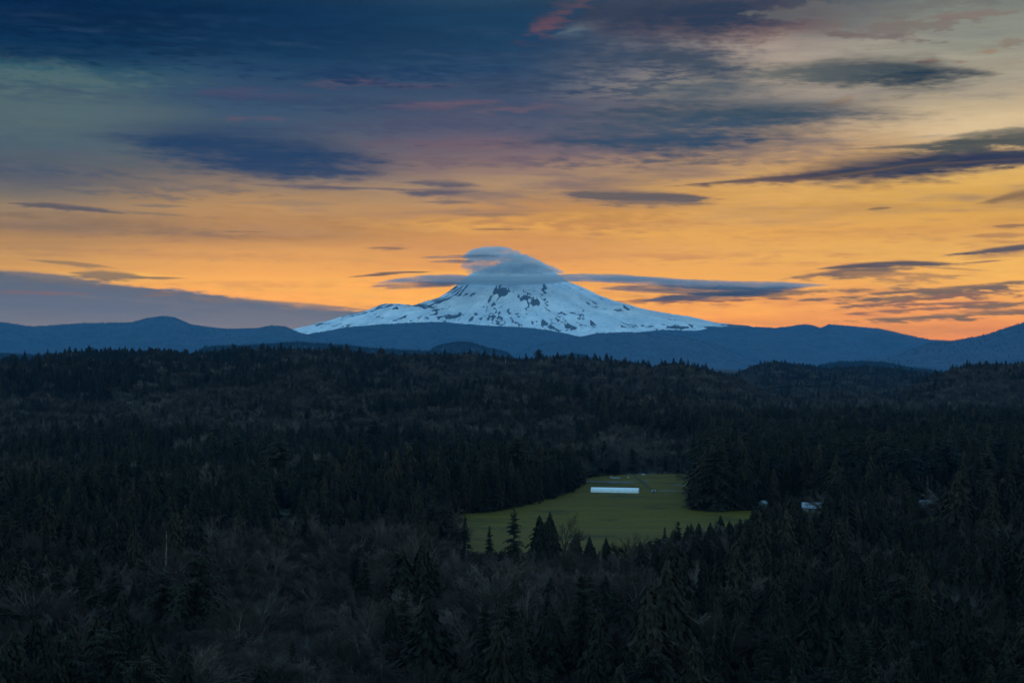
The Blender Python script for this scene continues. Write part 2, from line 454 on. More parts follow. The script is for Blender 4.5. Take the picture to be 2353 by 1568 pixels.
def mesh_np(name, verts, faces, mat=None, smooth=False):
    """faces: (n,3) or (n,4) integer array."""
    me = bpy.data.meshes.new(name)
    verts = np.asarray(verts, np.float32)
    faces = np.asarray(faces, np.int32)
    k = faces.shape[1]
    me.vertices.add(len(verts)); me.loops.add(faces.size); me.polygons.add(len(faces))
    me.vertices.foreach_set('co', verts.ravel())
    me.loops.foreach_set('vertex_index', faces.ravel())
    me.polygons.foreach_set('loop_start', np.arange(0, faces.size, k, dtype=np.int32))
    if smooth:
        me.polygons.foreach_set('use_smooth', np.ones(len(faces), bool))
    me.update(calc_edges=True)
    if mat is not None:
        for m in (mat if isinstance(mat, (list, tuple)) else [mat]):
            me.materials.append(m)
    return me


def link(name, me, parent=None, loc=None, **props):
    o = bpy.data.objects.new(name, me)
    COL.objects.link(o)
    if loc is not None:
        o.location = loc
    if parent is not None:
        o.parent = parent
    for k, v in props.items():
        if v is not None:
            o[k] = v
    return o


def grid_faces(n, m, wrap=False):
    i, j = np.meshgrid(np.arange(n - 1), np.arange(m if wrap else m - 1), indexing='ij')
    j2 = (j + 1) % m
    return np.stack([i * m + j, i * m + j2, (i + 1) * m + j2, (i + 1) * m + j], -1).reshape(-1, 4)


def material(name, rough=0.9, spec=0.2):
    m = bpy.data.materials.new(name)
    m.use_nodes = True
    E.tree = m.node_tree
    b = m.node_tree.nodes['Principled BSDF']
    b.inputs['Roughness'].default_value = rough
    b.inputs['Specular IOR Level'].default_value = spec
    return m, m.node_tree, b


def tcoord(out='Object'):
    return E.tree.nodes.new('ShaderNodeTexCoord').outputs[out]


def scaled(vec, s):
    n = E.tree.nodes.new('ShaderNodeMapping')
    plug(n.inputs[0], vec)
    n.inputs['Scale'].default_value = s
    return n.outputs[0]


def attr(name):
    n = E.tree.nodes.new('ShaderNodeAttribute')
    n.attribute_name = name
    return n


def plain(name, c, rough=0.8, spec=0.2, vary=0.0, scale=1.0):
    m, t, b = material(name, rough, spec)
    if vary:
        f = noise(tcoord(), scale, 4.0, 0.6)
        plug(b.inputs[0], ramp(f, [(0.25, tuple(x * (1 - vary) for x in c)), (0.75, tuple(min(1, x * (1 + vary)) for x in c))]))
    else:
        b.inputs[0].default_value = (*c, 1)
    return m


# ---------------------------------------------------------------- the lie of the land
H = 120.0                      # the viewpoint stands this high above the valley floor
FAR = 31500.0


def tandeg(v):
    return np.tan(np.radians(v))


def crest(points, dist, sink=0.0):
    """Crest line seen along the given photo points -> azimuths and heights at that distance."""
    a = np.array([look(X, Y) for X, Y in points])
    return a[:, 0], dist * tandeg(a[:, 1]) - sink


R1 = crest([(-400, 846), (0, 838), (60, 836), (110, 826), (150, 816), (250, 817), (330, 812), (450, 818), (600, 811), (760, 814), (900, 826), (1000, 828), (1100, 830),
            (1200, 840), (1300, 838), (1400, 845), (1500, 852), (1545, 848), (1620, 864), (1690, 884), (1760, 925), (1880, 985), (2100, 1015), (2700, 1015)], 4400, 9.0)
R2 = crest([(1200, 935), (1500, 905), (1640, 890), (1690, 866), (1720, 852), (1750, 841), (1780, 835), (1815, 838), (1850, 842), (1900, 853), (1950, 848), (2000, 847), (2060, 852), (2100, 858), (2180, 868), (2300, 868), (2700, 860)], 8200, 8.0)
R3 = crest([(1900, 960), (2050, 930), (2120, 895), (2180, 872), (2230, 852), (2290, 849), (2352, 844), (2500, 835), (2900, 830)], 5200, 6.0)


def ridge(u, r, prof, foot, top, back, seed, rough):
    hc = np.interp(u, prof[0], prof[1])
    s = np.clip((r - foot) / (top - foot), 0, 1)
    up = s * 0.55 + 0.45 * s * s * (3 - 2 * s)
    dn = 1 - ss(r, top, top + back)
    e = 4 * s * (1 - s) * (r < top)
    x, y = r * np.sin(np.radians(u)), r * np.cos(np.radians(u))
    return -H + (hc + H) * up * (0.45 + 0.55 * dn) + e * rough * fbm(x / 620, y / 620, seed, 4)


def land(x, y):
    x, y = np.asarray(x, float), np.asarray(y, float)
    r = np.hypot(x, y) + 1e-6
    u = np.degrees(np.arctan2(x, y))
    h = -H + 1.2 * fbm(x / 260, y / 260, 3, 3) * ss(r, 600, 700) * (1 - ss(r, 760, 840) * (1 - ss(r, 1750, 1900)))
    cliff = np.where(np.abs(u) > 100, -1.7, -1.7 - 0.48 * np.maximum(r - 2.0, 0))      # the viewpoint is the lip of a steep bluff
    h = np.maximum(h, cliff)
    wob = 260 * fbm(u / 5.0, u * 0 + 2.2, 8, 3)
    h = np.maximum(h, ridge(u, r, R1, 2150 + wob, 4400, 1300, 21, 70) * np.where(np.abs(u) < 60, 1, 1) - 1e4 * (np.abs(u) > 70))
    h = np.maximum(h, ridge(u, r, R2, 4400 + wob, 8200, 1500, 22, 110) - 1e4 * (np.abs(u) > 70))
    h = np.maximum(h, ridge(u, r, R3, 2800 + wob, 5200, 1300, 23, 70) - 1e4 * (np.abs(u) > 70))
    h = np.maximum(h, -H - 6)
    return h


def ground_at(X, Y):
    """Where the sight line through a photo point meets the land."""
    u, v = look(X, Y)
    rr = np.concatenate([np.arange(200, 9900, 6.0)])
    x, y = rr * math.sin(R(u)), rr * math.cos(R(u))
    below = land(x, y) >= rr * math.tan(R(v))
    i = int(np.argmax(below)) if below.any() else len(rr) - 1
    return float(x[i]), float(y[i])


uu = np.concatenate([np.arange(-180, -30, 6), np.arange(-30, -23, 1.0), np.arange(-23, 23, 0.1), np.arange(23, 30, 1.0), np.arange(30, 180, 6)])
rr = np.concatenate([np.linspace(2, 380, 40), np.arange(400, 2000, 24), np.arange(2000, 5400, 38), np.arange(5400, 10000, 70), np.geomspace(10100, FAR, 12)])
RR, UU = np.meshgrid(rr, np.radians(uu), indexing='ij')
GX, GY = RR * np.sin(UU), RR * np.cos(UU)
GZ = land(GX, GY)
gv = np.stack([GX, GY, GZ], -1).reshape(-1, 3)
gf = grid_faces(len(rr), len(uu), wrap=True)

m_floor, t, b = material('forest_floor', 0.95, 0.1)
f = noise(scaled(tcoord(), (0.02, 0.02, 0.02)), 1.0, 8.0, 0.65)
plug(b.inputs[0], ramp(f, [(0.3, (0.007, 0.006, 0.004)), (0.5, (0.012, 0.010, 0.006)), (0.7, (0.020, 0.015, 0.010))]))
link('ground', mesh_np('ground', gv, gf[:, ::-1], m_floor, True), kind='structure')

# ---------------------------------------------------------------- far forested hills
m_hazed_hill, t, b = material('far_forest_haze_blue', 0.95, 0.1)
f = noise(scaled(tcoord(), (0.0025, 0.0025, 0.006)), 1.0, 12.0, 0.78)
plug(b.inputs[0], ramp(f, [(0.32, (0.014, 0.036, 0.062)), (0.5, (0.024, 0.052, 0.085)), (0.68, (0.036, 0.068, 0.104))]))  # bluer than real foliage: part of the distance haze is put into this colour

CRESTS = []


def far_hill(name, pts, dist, depth, seed, rough, foot=-H - 4):
    cu, ch = crest(pts, dist, 10.0)
    us = np.arange(cu[0], cu[-1] + 1e-6, 0.055)
    ts = np.concatenate([np.linspace(-1, 0, 64), np.linspace(0.03, 0.6, 14)])
    T, UUh = np.meshgrid(ts, us, indexing='ij')
    hc = np.interp(UUh, cu, ch)
    fall = np.where(T < 0, (1 + T) ** 0.8 * 0.7 + 0.3 * ss(T, -1, 0), 1 - ss(T, 0, 0.7))
    taper = ss(UUh, cu[0], cu[0] + 1.2) * (1 - ss(UUh, cu[-1] - 1.2, cu[-1]))
    rd = dist + T * depth
    x, y = rd * np.sin(np.radians(UUh)), rd * np.cos(np.radians(UUh))
    e = np.clip(np.where(T < 0, 4 * (-T) * (1 + T), 0), 0, 1)
    spur = ridged(x / 2600, y / 5200, seed, 4) - 0.55
    h = foot + (hc - foot) * fall * (0.25 + 0.75 * taper) + rough * e * spur * 2.6 + 0.02 * rough * fbm(x / 160, y / 160, seed + 5, 3)
    h += 7 * fbm(x / 60, y / 60, seed + 9, 2)
    link(name, mesh_np(name, np.stack([x, y, h], -1).reshape(-1, 3), grid_faces(len(ts), len(us)), m_hazed_hill, True), kind='structure')
    CRESTS.append((x[10:66], y[10:66], h[10:66], dist))


far_hill('hills', [(-500, 745), (-200, 742), (0, 740), (75, 749), (180, 742), (300, 739), (340, 729), (375, 724), (400, 727), (440, 744), (520, 754), (590, 752),
                   (625, 746), (655, 749), (685, 762), (740, 780), (860, 800)], 25500, 5500, 41, 120)
far_hill('hills', [(560, 800), (640, 778), (700, 767), (800, 750), (880, 743), (960, 739), (1010, 738), (1060, 742), (1130, 747), (1200, 750), (1260, 757), (1301, 765),
                   (1400, 791), (1500, 816), (1600, 835)], 26200, 4500, 42, 130)
far_hill('hills', [(1150, 810), (1250, 790), (1371, 764), (1450, 762), (1556, 771), (1640, 791), (1718, 823), (1800, 850)], 23000, 4500, 43, 150)
far_hill('hills', [(1380, 790), (1450, 763), (1520, 756), (1600, 757), (1640, 749), (1700, 752), (1740, 749), (1780, 752), (1820, 747), (1850, 743), (1868, 746), (1884, 752), (1905, 743), (1925, 745),
                   (1960, 748), (2020, 754), (2080, 768), (2140, 780), (2250, 784), (2352, 790), (2600, 800)], 28000, 6000, 44, 160)
far_hill('hills', [(1940, 860), (2000, 838), (2040, 826), (2080, 807), (2130, 789), (2200, 779), (2240, 772), (2270, 765), (2310, 752), (2352, 740), (2450, 716), (2600, 690), (2800, 690)], 20200, 4800, 45, 130)
far_hill('hills', [(930, 830), (985, 804), (1010, 793), (1048, 785), (1080, 786), (1115, 797), (1165, 809), (1230, 835)], 13500, 2200, 46, 40)
far_hill('hills', [(1230, 850), (1285, 822), (1316, 811), (1345, 816), (1390, 835), (1430, 850)], 12500, 2000, 47, 40)
far_hill('hills', [(400, 800), (560, 795), (680, 787), (760, 792), (860, 800), (960, 806), (1080, 812), (1200, 830), (1320, 850)], 10500, 2500, 48, 40)
far_hill('hills', [(1820, 860), (1890, 840), (1930, 834), (1985, 833), (2030, 836), (2090, 850), (2200, 866)], 11000, 2200, 49, 40)
far_hill('hills', [(-400, 812), (-100, 808), (60, 815), (180, 812), (300, 818), (420, 830)], 11500, 2500, 50, 40)

# ---------------------------------------------------------------- the snow mountain
MD = 30500.0                                               # distance of its summit
mu = look(1180, 600)[0]
MX, MY = MD * math.sin(R(mu)), MD * math.cos(R(mu))


def lateral(pts):
    out = []
    for X, Y in pts:
        u, v = look(X, Y)
        out.append((abs(MD * (tandeg(u) - tandeg(mu))), MD * tandeg(v) / math.cos(R(u))))
    return np.array(sorted(out))


PL = lateral([(1180, 602), (1160, 605), (1130, 612), (1083, 630), (1051, 652), (1030, 668), (1007, 684), (980, 692), (951, 702), (942, 706), (925, 701), (882, 699), (862, 707), (841, 716), (800, 728),
              (771, 737), (720, 750), (679, 759), (560, 785), (300, 830)])
PR = lateral([(1180, 602), (1210, 605), (1240, 613), (1270, 628), (1295, 645), (1340, 663), (1371, 677), (1420, 694), (1463, 706), (1556, 726), (1648, 744), (1718, 751), (1850, 775), (2050, 810), (2300, 830)])
PF = np.array([(0, PL[0, 1]), (500, PL[0, 1] - 190), (1100, PL[0, 1] - 600), (2000, PL[0, 1] - 1130), (3200, PL[0, 1] - 1550), (4700, PL[0, 1] - 1850), (9000, 60)])
# a true relief lies under these falls: glaciers between cleavers that run down from the top
gx = np.concatenate([np.linspace(-8600, -6000, 24)[:-1], np.linspace(-6000, 6000, 520), np.linspace(6000, 9500, 30)[1:]])
gy = np.concatenate([np.linspace(-5200, 900, 420), np.linspace(930, 1000, 4)])
YY, XX = np.meshgrid(gy, gx, indexing='ij')
wx = XX + 120 * fbm(XX / 700, YY / 700, 61, 3)
wy = YY + 120 * fbm(XX / 700, YY / 700, 62, 3)
rad = np.hypot(wx, wy)
ang = np.arctan2(wx, -wy)                                  # 0 towards the viewer
side = np.sin(ang)
fr = np.cos(ang)
zl, zr, zf = np.interp(rad, PL[:, 0], PL[:, 1]), np.interp(rad, PR[:, 0], PR[:, 1]), np.interp(rad, PF[:, 0], PF[:, 1])
wl, wr, wf = np.clip(-side, 0, 1) ** 2, np.clip(side, 0, 1) ** 2, fr * fr
ZZ = (zl * wl + zr * wr + zf * wf) / (wl + wr + wf)
down = ss(rad, 250, 1300)
arms = ridged(ang * 4.2 + 0.22 * fbm(rad / 900, ang * 3, 65, 3) * 4, rad / 5200, 66, 3) - 0.6
gull = ridged(ang * 15 + 0.8 * fbm(rad / 500, ang * 6, 68, 3), rad / 2200, 67, 4) - 0.6
face = np.clip(fr * 1.6, 0.12, 1)
ZZ = ZZ + down * face * (210 * arms + 105 * gull) * ss(rad, 300, 2500) + face * 22 * fbm(XX / 110, YY / 110, 69, 4)
ZZ += (1 - face) * 7 * fbm(XX / 160, YY / 160, 70, 3)
# crags near the top of the cleavers
for (X, Y, w, hgt) in ((1150, 672, 150, 90), (1228, 690, 120, 60), (1205, 682, 110, 45), (1075, 662, 120, 60), (1245, 655, 70, 60), (1420, 712, 130, 60), (1140, 705, 120, 70)):
    u, v = look(X, Y)
    cx = MD * (tandeg(u) - tandeg(mu))
    zt = MD * tandeg(v)
    j = int(np.argmin(np.abs(gx - cx)))
    colz = ZZ[:420, j] * MD / (MD + gy[:420])              # what the viewer sees down that line
    i = int(np.argmin(np.abs(colz - zt)))
    dd = ((XX - cx) / w) ** 2 + ((YY - gy[i]) / (w * 1.4)) ** 2
    ZZ += hgt * np.exp(-dd) * (0.6 + 0.8 * ridged(XX / 130, YY / 130, 71, 3))
zy, zx = np.gradient(ZZ, gy, gx)
steep = np.hypot(zx, zy)
# where wind and fall leave the rock bare
curv = ZZ - (np.roll(ZZ, 6, 0) + np.roll(ZZ, -6, 0) + np.roll(ZZ, 6, 1) + np.roll(ZZ, -6, 1)) / 4
patch = fbm(XX / 900, YY / 900, 80, 3)
fleck = fbm(ang * 30 + fbm(rad / 420, ang * 9, 81, 3) * 1.5, rad / 620, 82, 5, 0.62)
fine_ = fbm(XX / 70, YY / 70, 83, 3)
high = ss(ZZ, 900, 1500)
left = ss(XX, 1500, -3500)
# where the photo shows crags, cleavers and the dark apron: spots along the mountain's face, placed on the relief itself
WX, WY_ = XX + MX, YY + MY
cP, sP = math.cos(PITCH), math.sin(PITCH)
fwd_ = WY_ * cP + ZZ * sP
QX, QY = CX + FPX * WX / fwd_, CY - FPX * (-WY_ * sP + ZZ * cP) / fwd_
crag = np.zeros_like(ZZ)
for (X, Y, w, h_, k_) in ((1046, 664, 26, 10, 1), (1010, 688, 34, 11, 1), (960, 702, 40, 9, 1), (885, 704, 44, 7, 1.1), (820, 724, 60, 9, .9), (740, 744, 60, 7, .9), (1060, 676, 28, 7, .9), (1100, 664, 24, 6, .6),
                          (1152, 670, 24, 10, 1.3), (1130, 696, 13, 22, 1.0), (1142, 724, 20, 24, .95), (1160, 742, 40, 12, .9), (1206, 684, 16, 8, 1.2), (1232, 695, 22, 8, 1.1), (1248, 664, 7, 22, 1.0), (1253, 700, 8, 18, 1.1),
                          (1020, 726, 70, 9, .75), (930, 728, 70, 9, .9), (1100, 734, 60, 8, .6), (1240, 744, 60, 9, .7), (1300, 752, 60, 10, .8), (1296, 716, 26, 14, .5), (1422, 711, 22, 5, 1.1), (1380, 742, 60, 8, .55),
                          (1470, 748, 60, 6, .8), (1560, 752, 60, 5, .9), (1690, 752, 42, 9, 1.7), (1640, 752, 30, 5, 1.0), (1350, 700, 30, 10, .35), (1190, 716, 30, 16, .4)):
    crag = np.maximum(crag, k_ * np.exp(-((QX - X) / w) ** 2 - ((QY - Y) / h_) ** 2))
rib = ridged(ang * 22 + 1.2 * fbm(rad / 420, ang * 8, 90, 3), rad / 900, 91, 4)
bare = crag * 0.85 + (rib - 0.62) * 1.7 + fleck * 0.85 + fine_ * 0.55 + curv / 60 * 0.4 - 0.60
bare = ss(bare, 0.02, 0.26)
mo = mesh_np('mountain', np.stack([XX + MX, YY + MY, ZZ], -1).reshape(-1, 3), grid_faces(len(gy), len(gx)), None, True)
at = mo.attributes.new('bare', 'FLOAT', 'POINT')
at.data.foreach_set('value', bare.ravel().astype(np.float32))
m_snow, t, b = material('snow_and_rock', 0.7, 0.2)
a_ = attr('bare')
f1 = noise(scaled(tcoord(), (0.02, 0.02, 0.012)), 1.0, 7.0, 0.7)
k = sstep(E(a_.outputs['Fac']) + (f1 - 0.5) * 2.2, 0.42, 0.66)
rock = ramp(f1, [(0.3, (0.035, 0.037, 0.042)), (0.7, (0.09, 0.085, 0.085))])
snow = ramp(noise(scaled(tcoord(), (0.003, 0.003, 0.0016)), 1.0, 7.0, 0.68), [(0.3, (0.46, 0.51, 0.56)), (0.7, (0.80, 0.82, 0.84))])
plug(b.inputs[0], mixc(k, snow, rock))
bp = E.tree.nodes.new('ShaderNodeBump'); bp.inputs['Strength'].default_value = 0.8; bp.inputs['Distance'].default_value = 40.0
plug(bp.inputs['Height'], f1); plug(b.inputs['Normal'], bp.outputs[0])
mo.materials.append(m_snow)
link('mountain', mo, kind='structure')
# ---------------------------------------------------------------- materials of the woods
def tree_mat(name, stops, rough=0.9, scale=0.35):
    """Colour differs from tree to tree (object random) and from spray to spray (noise)."""
    m, t, b = material(name, rough, 0.15)
    oi = t.nodes.new('ShaderNodeObjectInfo')
    f = noise(tcoord(), scale, 3.0, 0.6)
    plug(b.inputs[0], ramp(E(oi.outputs['Random']) * 0.80 + (f - 0.5) * 0.9 + 0.10, stops))
    return m


m_needle = tree_mat('fir_needles', [(0.0, (0.006, 0.006, 0.004)), (0.45, (0.012, 0.011, 0.006)), (0.8, (0.021, 0.017, 0.009)), (1.0, (0.034, 0.025, 0.014))])
m_scale = tree_mat('cedar_sprays', [(0.0, (0.008, 0.008, 0.005)), (0.5, (0.017, 0.014, 0.008)), (0.8, (0.029, 0.021, 0.012)), (1.0, (0.042, 0.027, 0.016))])
m_bark = plain('conifer_bark', (0.045, 0.036, 0.030), 0.95, 0.1, 0.4, 2.0)
m_twig = tree_mat('bare_twigs', [(0.0, (0.018, 0.012, 0.009)), (0.4, (0.040, 0.026, 0.020)), (0.7, (0.074, 0.050, 0.040)), (1.0, (0.135, 0.096, 0.072))], scale=0.2)
m_limb = tree_mat('mossy_limbs', [(0.0, (0.048, 0.038, 0.024)), (0.5, (0.085, 0.064, 0.047)), (1.0, (0.150, 0.116, 0.090))], scale=0.3)
m_pale = tree_mat('pale_bark', [(0.0, (0.09, 0.075, 0.062)), (1.0, (0.18, 0.155, 0.135))], scale=0.6)


class MB:
    """Collects triangles and quads with material numbers for one mesh."""

    def __init__(self):
        self.v, self.f, self.m = [], [], []

    def tri(self, a, b, c, m=0):
        n = len(self.v)
        self.v += [a, b, c]
        self.f.append((n, n + 1, n + 2)); self.m.append(m)

    def quad(self, a, b, c, d, m=0):
        n = len(self.v)
        self.v += [a, b, c, d]
        self.f.append((n, n + 1, n + 2, n + 3)); self.m.append(m)

    def tube(self, p, q, ra, rb, k=4, m=0, cap=False):
        p, q = Vector(p), Vector(q)
        d = (q - p).normalized()
        s = d.orthogonal().normalized()
        t = d.cross(s)
        n = len(self.v)
        for i in range(k):
            a = 2 * math.pi * i / k
            o = s * math.cos(a) + t * math.sin(a)
            self.v += [tuple(p + o * ra), tuple(q + o * rb)]
        for i in range(k):
            j = (i + 1) % k
            self.f.append((n + 2 * i, n + 2 * j, n + 2 * j + 1, n + 2 * i + 1)); self.m.append(m)
        if cap:
            self.f.append(tuple(n + 2 * i + 1 for i in range(k))); self.m.append(m)

    def box(self, x0, x1, y0, y1, z0, z1, m=0):
        P = [(x, y, z) for z in (z0, z1) for y in (y0, y1) for x in (x0, x1)]
        n = len(self.v)
        self.v += P
        for q in ((0, 2, 3, 1), (4, 5, 7, 6), (0, 1, 5, 4), (2, 6, 7, 3), (0, 4, 6, 2), (1, 3, 7, 5)):
            self.f.append(tuple(n + i for i in q)); self.m.append(m)

    def mesh(self, name, mats, smooth=False):
        me = bpy.data.meshes.new(name)
        me.from_pydata(self.v, [], self.f)
        for x in (mats if isinstance(mats, (list, tuple)) else [mats]):
            me.materials.append(x)
        if len(me.materials) > 1:
            me.polygons.foreach_set('material_index', self.m)
        if smooth:
            me.polygons.foreach_set('use_smooth', [True] * len(self.f))
        me.update()
        return me

    def merged(self, other, shift):
        n = len(self.v)
        out = MB()
        out.v = self.v + other.v
        out.f = self.f + [tuple(i + n for i in f) for f in other.f]
        out.m = self.m + [m + shift for m in other.m]
        return out


def fir_mb(rng, hgt=30.0, rad=4.4, whorls=30, bare=0.10, open_=0.0, droop=1.0, power=0.85):
    """A fir: tapered trunk, whorls of drooping boughs, each bough a row of hanging sprays. Base at the origin."""
    tr, cr = MB(), MB()
    bend = rng.uniform(-0.012, 0.012) * hgt
    n = 7
    for i in range(n):
        z0, z1 = hgt * i / n, hgt * (i + 1) / n
        r0 = 0.42 * hgt / 30 * (1 - i / n) + 0.03
        r1 = 0.42 * hgt / 30 * (1 - (i + 1) / n) + 0.015
        tr.tube((bend * math.sin(3 * i / n), 0, z0), (bend * math.sin(3 * (i + 1) / n), 0, z1), r0, r1, 6)
    lop = [rng.uniform(0.75, 1.2) for _ in range(9)]
    for w in range(whorls):
        t = (w + rng.uniform(-0.3, 0.3)) / whorls
        t = min(max(t, 0.0), 0.985)
        z = hgt * (bare + (1 - bare) * t)
        full = min(1.0, (t + 0.06) / 0.16)                 # thinner skirt at the bottom
        L0 = rad * (1 - t) ** power * (0.65 + 0.35 * full) + 0.28
        nb = max(4, int(rng.choice((6, 7, 8)) + 4 * (1 - t)))
        if rng.random() < open_:
            nb = 4
        a0 = rng.uniform(0, 6.28)
        for k in range(nb):
            a = a0 + 6.283 * k / nb + rng.uniform(-0.35, 0.35)
            L = L0 * rng.uniform(0.62, 1.18) * lop[int(a * 1.43) % 9]
            zb = z + rng.uniform(-0.5, 0.5) * (1 - bare) * hgt / whorls * 1.5
            rise = (0.55 * t + 0.10) * L                    # upper boughs climb, lower ones hang
            sag = (0.34 + 0.30 * (1 - t)) * L * droop
            ca, sa = math.cos(a), math.sin(a)
            segs = 3 if L < 1.2 else (4 if L < 3 else 5)
            pts = []
            for s in range(segs + 1):
                q = s / segs
                pts.append(Vector((ca * L * q, sa * L * q, zb + rise * q - sag * q * q)))
            for s in range(segs):
                p, q = pts[s], pts[s + 1]
                f = (s + 0.5) / segs
                wdt = (0.34 * L * (1 - f) ** 0.6 + 0.22) * rng.uniform(0.8, 1.25)
                side = Vector((-sa, ca, 0))
                fwd = (q - p)
                for sg in (1, -1):
                    tip = p + fwd * rng.uniform(0.9, 1.5) + side * sg * wdt + Vector((0, 0, -wdt * rng.uniform(0.25, 0.7)))
                    cr.tri(tuple(p), tuple(tip), tuple(q))
                hang = (p + q) * 0.5 + Vector((rng.uniform(-.2, .2), rng.uniform(-.2, .2), -(0.5 + 0.26 * L * (1 - f)) * rng.uniform(0.7, 1.3)))
                cr.tri(tuple(p), tuple(hang), tuple(q + fwd * 0.25))
    for k in range(3):
        a = rng.uniform(0, 6.28)
        cr.tri((0, 0, hgt * 1.012), (0.22 * math.cos(a), 0.22 * math.sin(a), hgt * 0.965), (-0.22 * math.cos(a), -0.22 * math.sin(a), hgt * 0.962))
    return tr, cr


def cedar_mb(rng, hgt=26.0, rad=4.2, n=620):
    """A cedar: dense flame-shaped crown of flat drooping sprays close to an oval outline, with several small leaders."""
    tr, cr = MB(), MB()
    for i in range(5):
        tr.tube((0, 0, hgt * 0.19 * i), (0, 0, hgt * 0.19 * (i + 1)), 0.55 * (1 - 0.19 * i), 0.55 * (1 - 0.19 * (i + 1)) + 0.02, 6)
    lobes = [(rng.uniform(0, 6.28), rng.uniform(0.10, 0.42) * rad, rng.uniform(0.72, 0.95)) for _ in range(4)] + [(0, 0, 1.0)]
    for i in range(n):
        a_, off, top = lobes[i % 5]
        ox, oy = off * math.cos(a_), off * math.sin(a_)
        t = rng.random() ** 0.85
        z = hgt * (0.06 + (top - 0.06) * t)
        prof = (0.72 + 0.28 * min(1, t / 0.22)) * (1 - t ** 1.7) ** 0.9
        ang_ = rng.uniform(0, 6.283)
        prof *= 0.86 + 0.22 * math.sin(3 * ang_ + 2 * a_ + 9 * t) * math.sin(17 * t + i % 5)
        rr_ = (rad - off * 0.8) * prof * rng.uniform(0.60, 1.12) + 0.10
        ca, sa = math.cos(ang_), math.sin(ang_)
        base = Vector((ox * (1 - 0.6 * t), oy * (1 - 0.6 * t), z + 0.30 * rr_))
        o = Vector((base.x + ca * rr_, base.y + sa * rr_, z))
        inn = base + Vector((ca * rr_ * 0.45, sa * rr_ * 0.45, 0))
        side = Vector((-sa, ca, 0)) * (0.30 + 0.10 * rr_) * rng.uniform(0.6, 1.4)
        dn = Vector((0, 0, rng.uniform(0.5, 1.5)))
        cr.quad(tuple(inn), tuple(o + side * 0.7 - dn * 0.3), tuple(o + Vector((ca, sa, 0)) * 0.35 - dn * 1.1), tuple(o - side * 0.7 - dn * 0.25))
        cr.tri(tuple(o - Vector((ca, sa, 0)) * 0.5 + dn * 0.25), tuple(o + side - dn), tuple(o - side * 0.4 - dn * 1.2))
    for k in range(3):
        a = rng.uniform(0, 6.28)
        cr.tri((0, 0, hgt * 1.015), (0.25 * math.cos(a), 0.25 * math.sin(a), hgt * 0.95), (-0.25 * math.cos(a), -0.25 * math.sin(a), hgt * 0.95))
    return tr, cr


def bare_mb(rng, hgt=18.0, spread=7.0, trunk_m=0, limbs=6, up=0.35, twigs=7, fork=0.25, depth=3):
    """A leafless broadleaf: forking limbs and a haze of fine twigs that fills a rounded dome."""
    tr, cr = MB(), MB()
    zf = hgt * fork
    tr.tube((0, 0, 0), (0.1, 0.1, zf), 0.40 * hgt / 18, 0.30 * hgt / 18, 6)
    cen = Vector((0, 0, hgt * 0.50))

    def grow(p, d, L, r, lev):
        q = p + d * L
        mid = p + d * L * 0.5 + Vector((rng.uniform(-1, 1), rng.uniform(-1, 1), rng.uniform(-.3, .6))) * L * 0.07
        tgt = tr if lev < 2 else cr
        if lev < 3:
            tgt.tube(p, mid, r, r * 0.8, 4 if lev < 2 else 3)
            tgt.tube(mid, q, r * 0.8, r * 0.55, 4 if lev < 2 else 3)
        else:
            s = d.orthogonal().normalized() * 0.052
            cr.tri(tuple(p - s), tuple(p + s), tuple(q))
        if lev >= depth + 1:
            return
        kids = (6, 7, twigs, twigs)[lev]
        for k in range(kids):
            f = rng.uniform(0.30, 1.0) if k else 1.0
            o = p + (q - p) * f
            out = (o - cen)
            out = Vector((out.x, out.y, out.z * 0.8)).normalized()
            rnd = Vector((rng.gauss(0, 1), rng.gauss(0, 1), rng.gauss(0, 0.8))).normalized()
            nd = (d * 0.75 + out * 0.45 + rnd * 0.62 + Vector((0, 0, up * (0.6 if lev else 1.0)))).normalized()
            nl = L * rng.uniform(0.40, 0.66) * (1.25 if lev == 2 else 1.0)
            grow(o, nd, nl, max(r * 0.5 * (1.15 - 0.4 * f), 0.022), lev + 1)

    for k in range(limbs):
        a = 6.283 * k / limbs + rng.uniform(-0.4, 0.4)
        el = rng.uniform(0.55, 1.15) if k else 1.45
        d = Vector((math.cos(a) * math.cos(el) * spread / 6.5, math.sin(a) * math.cos(el) * spread / 6.5, math.sin(el))).normalized()
        grow(Vector((0.1, 0.1, zf * rng.uniform(0.7, 1.0))), d, hgt * rng.uniform(0.32, 0.42), 0.23 * hgt / 18, 0)
    return tr, cr


def poplar_mb(rng, hgt=22.0):
    """A slim upright leafless tree with a pale stem and steep rising branches."""
    tr, cr = MB(), MB()
    n = 6
    for i in range(n):
        tr.tube((0.15 * math.sin(i), 0.1 * math.cos(i), hgt * i / n), (0.15 * math.sin(i + 1), 0.1 * math.cos(i + 1), hgt * (i + 1) / n), 0.26 * (1 - i / n) + 0.05, 0.26 * (1 - (i + 1) / n) + 0.03, 5)
    for i in range(70):
        t = rng.uniform(0.22, 0.97)
        a = rng.uniform(0, 6.28)
        L = (1 - abs(t - 0.45)) * rng.uniform(2.2, 4.6) * (1.1 - t * 0.55)
        d = Vector((math.cos(a) * 0.42, math.sin(a) * 0.42, 0.9)).normalized()
        p = Vector((0, 0, hgt * t))
        cr.tube(p, p + d * L, 0.06, 0.03, 3)
        for k in range(14):
            f = rng.uniform(0.2, 1)
            o = p + d * L * f
            e = (d + Vector((rng.gauss(0, .45), rng.gauss(0, .45), rng.gauss(0.1, .3)))).normalized()
            s = e.orthogonal().normalized() * 0.035
            q = o + e * rng.uniform(0.8, 1.9)
            cr.tri(tuple(o - s), tuple(o + s), tuple(q))
    return tr, cr


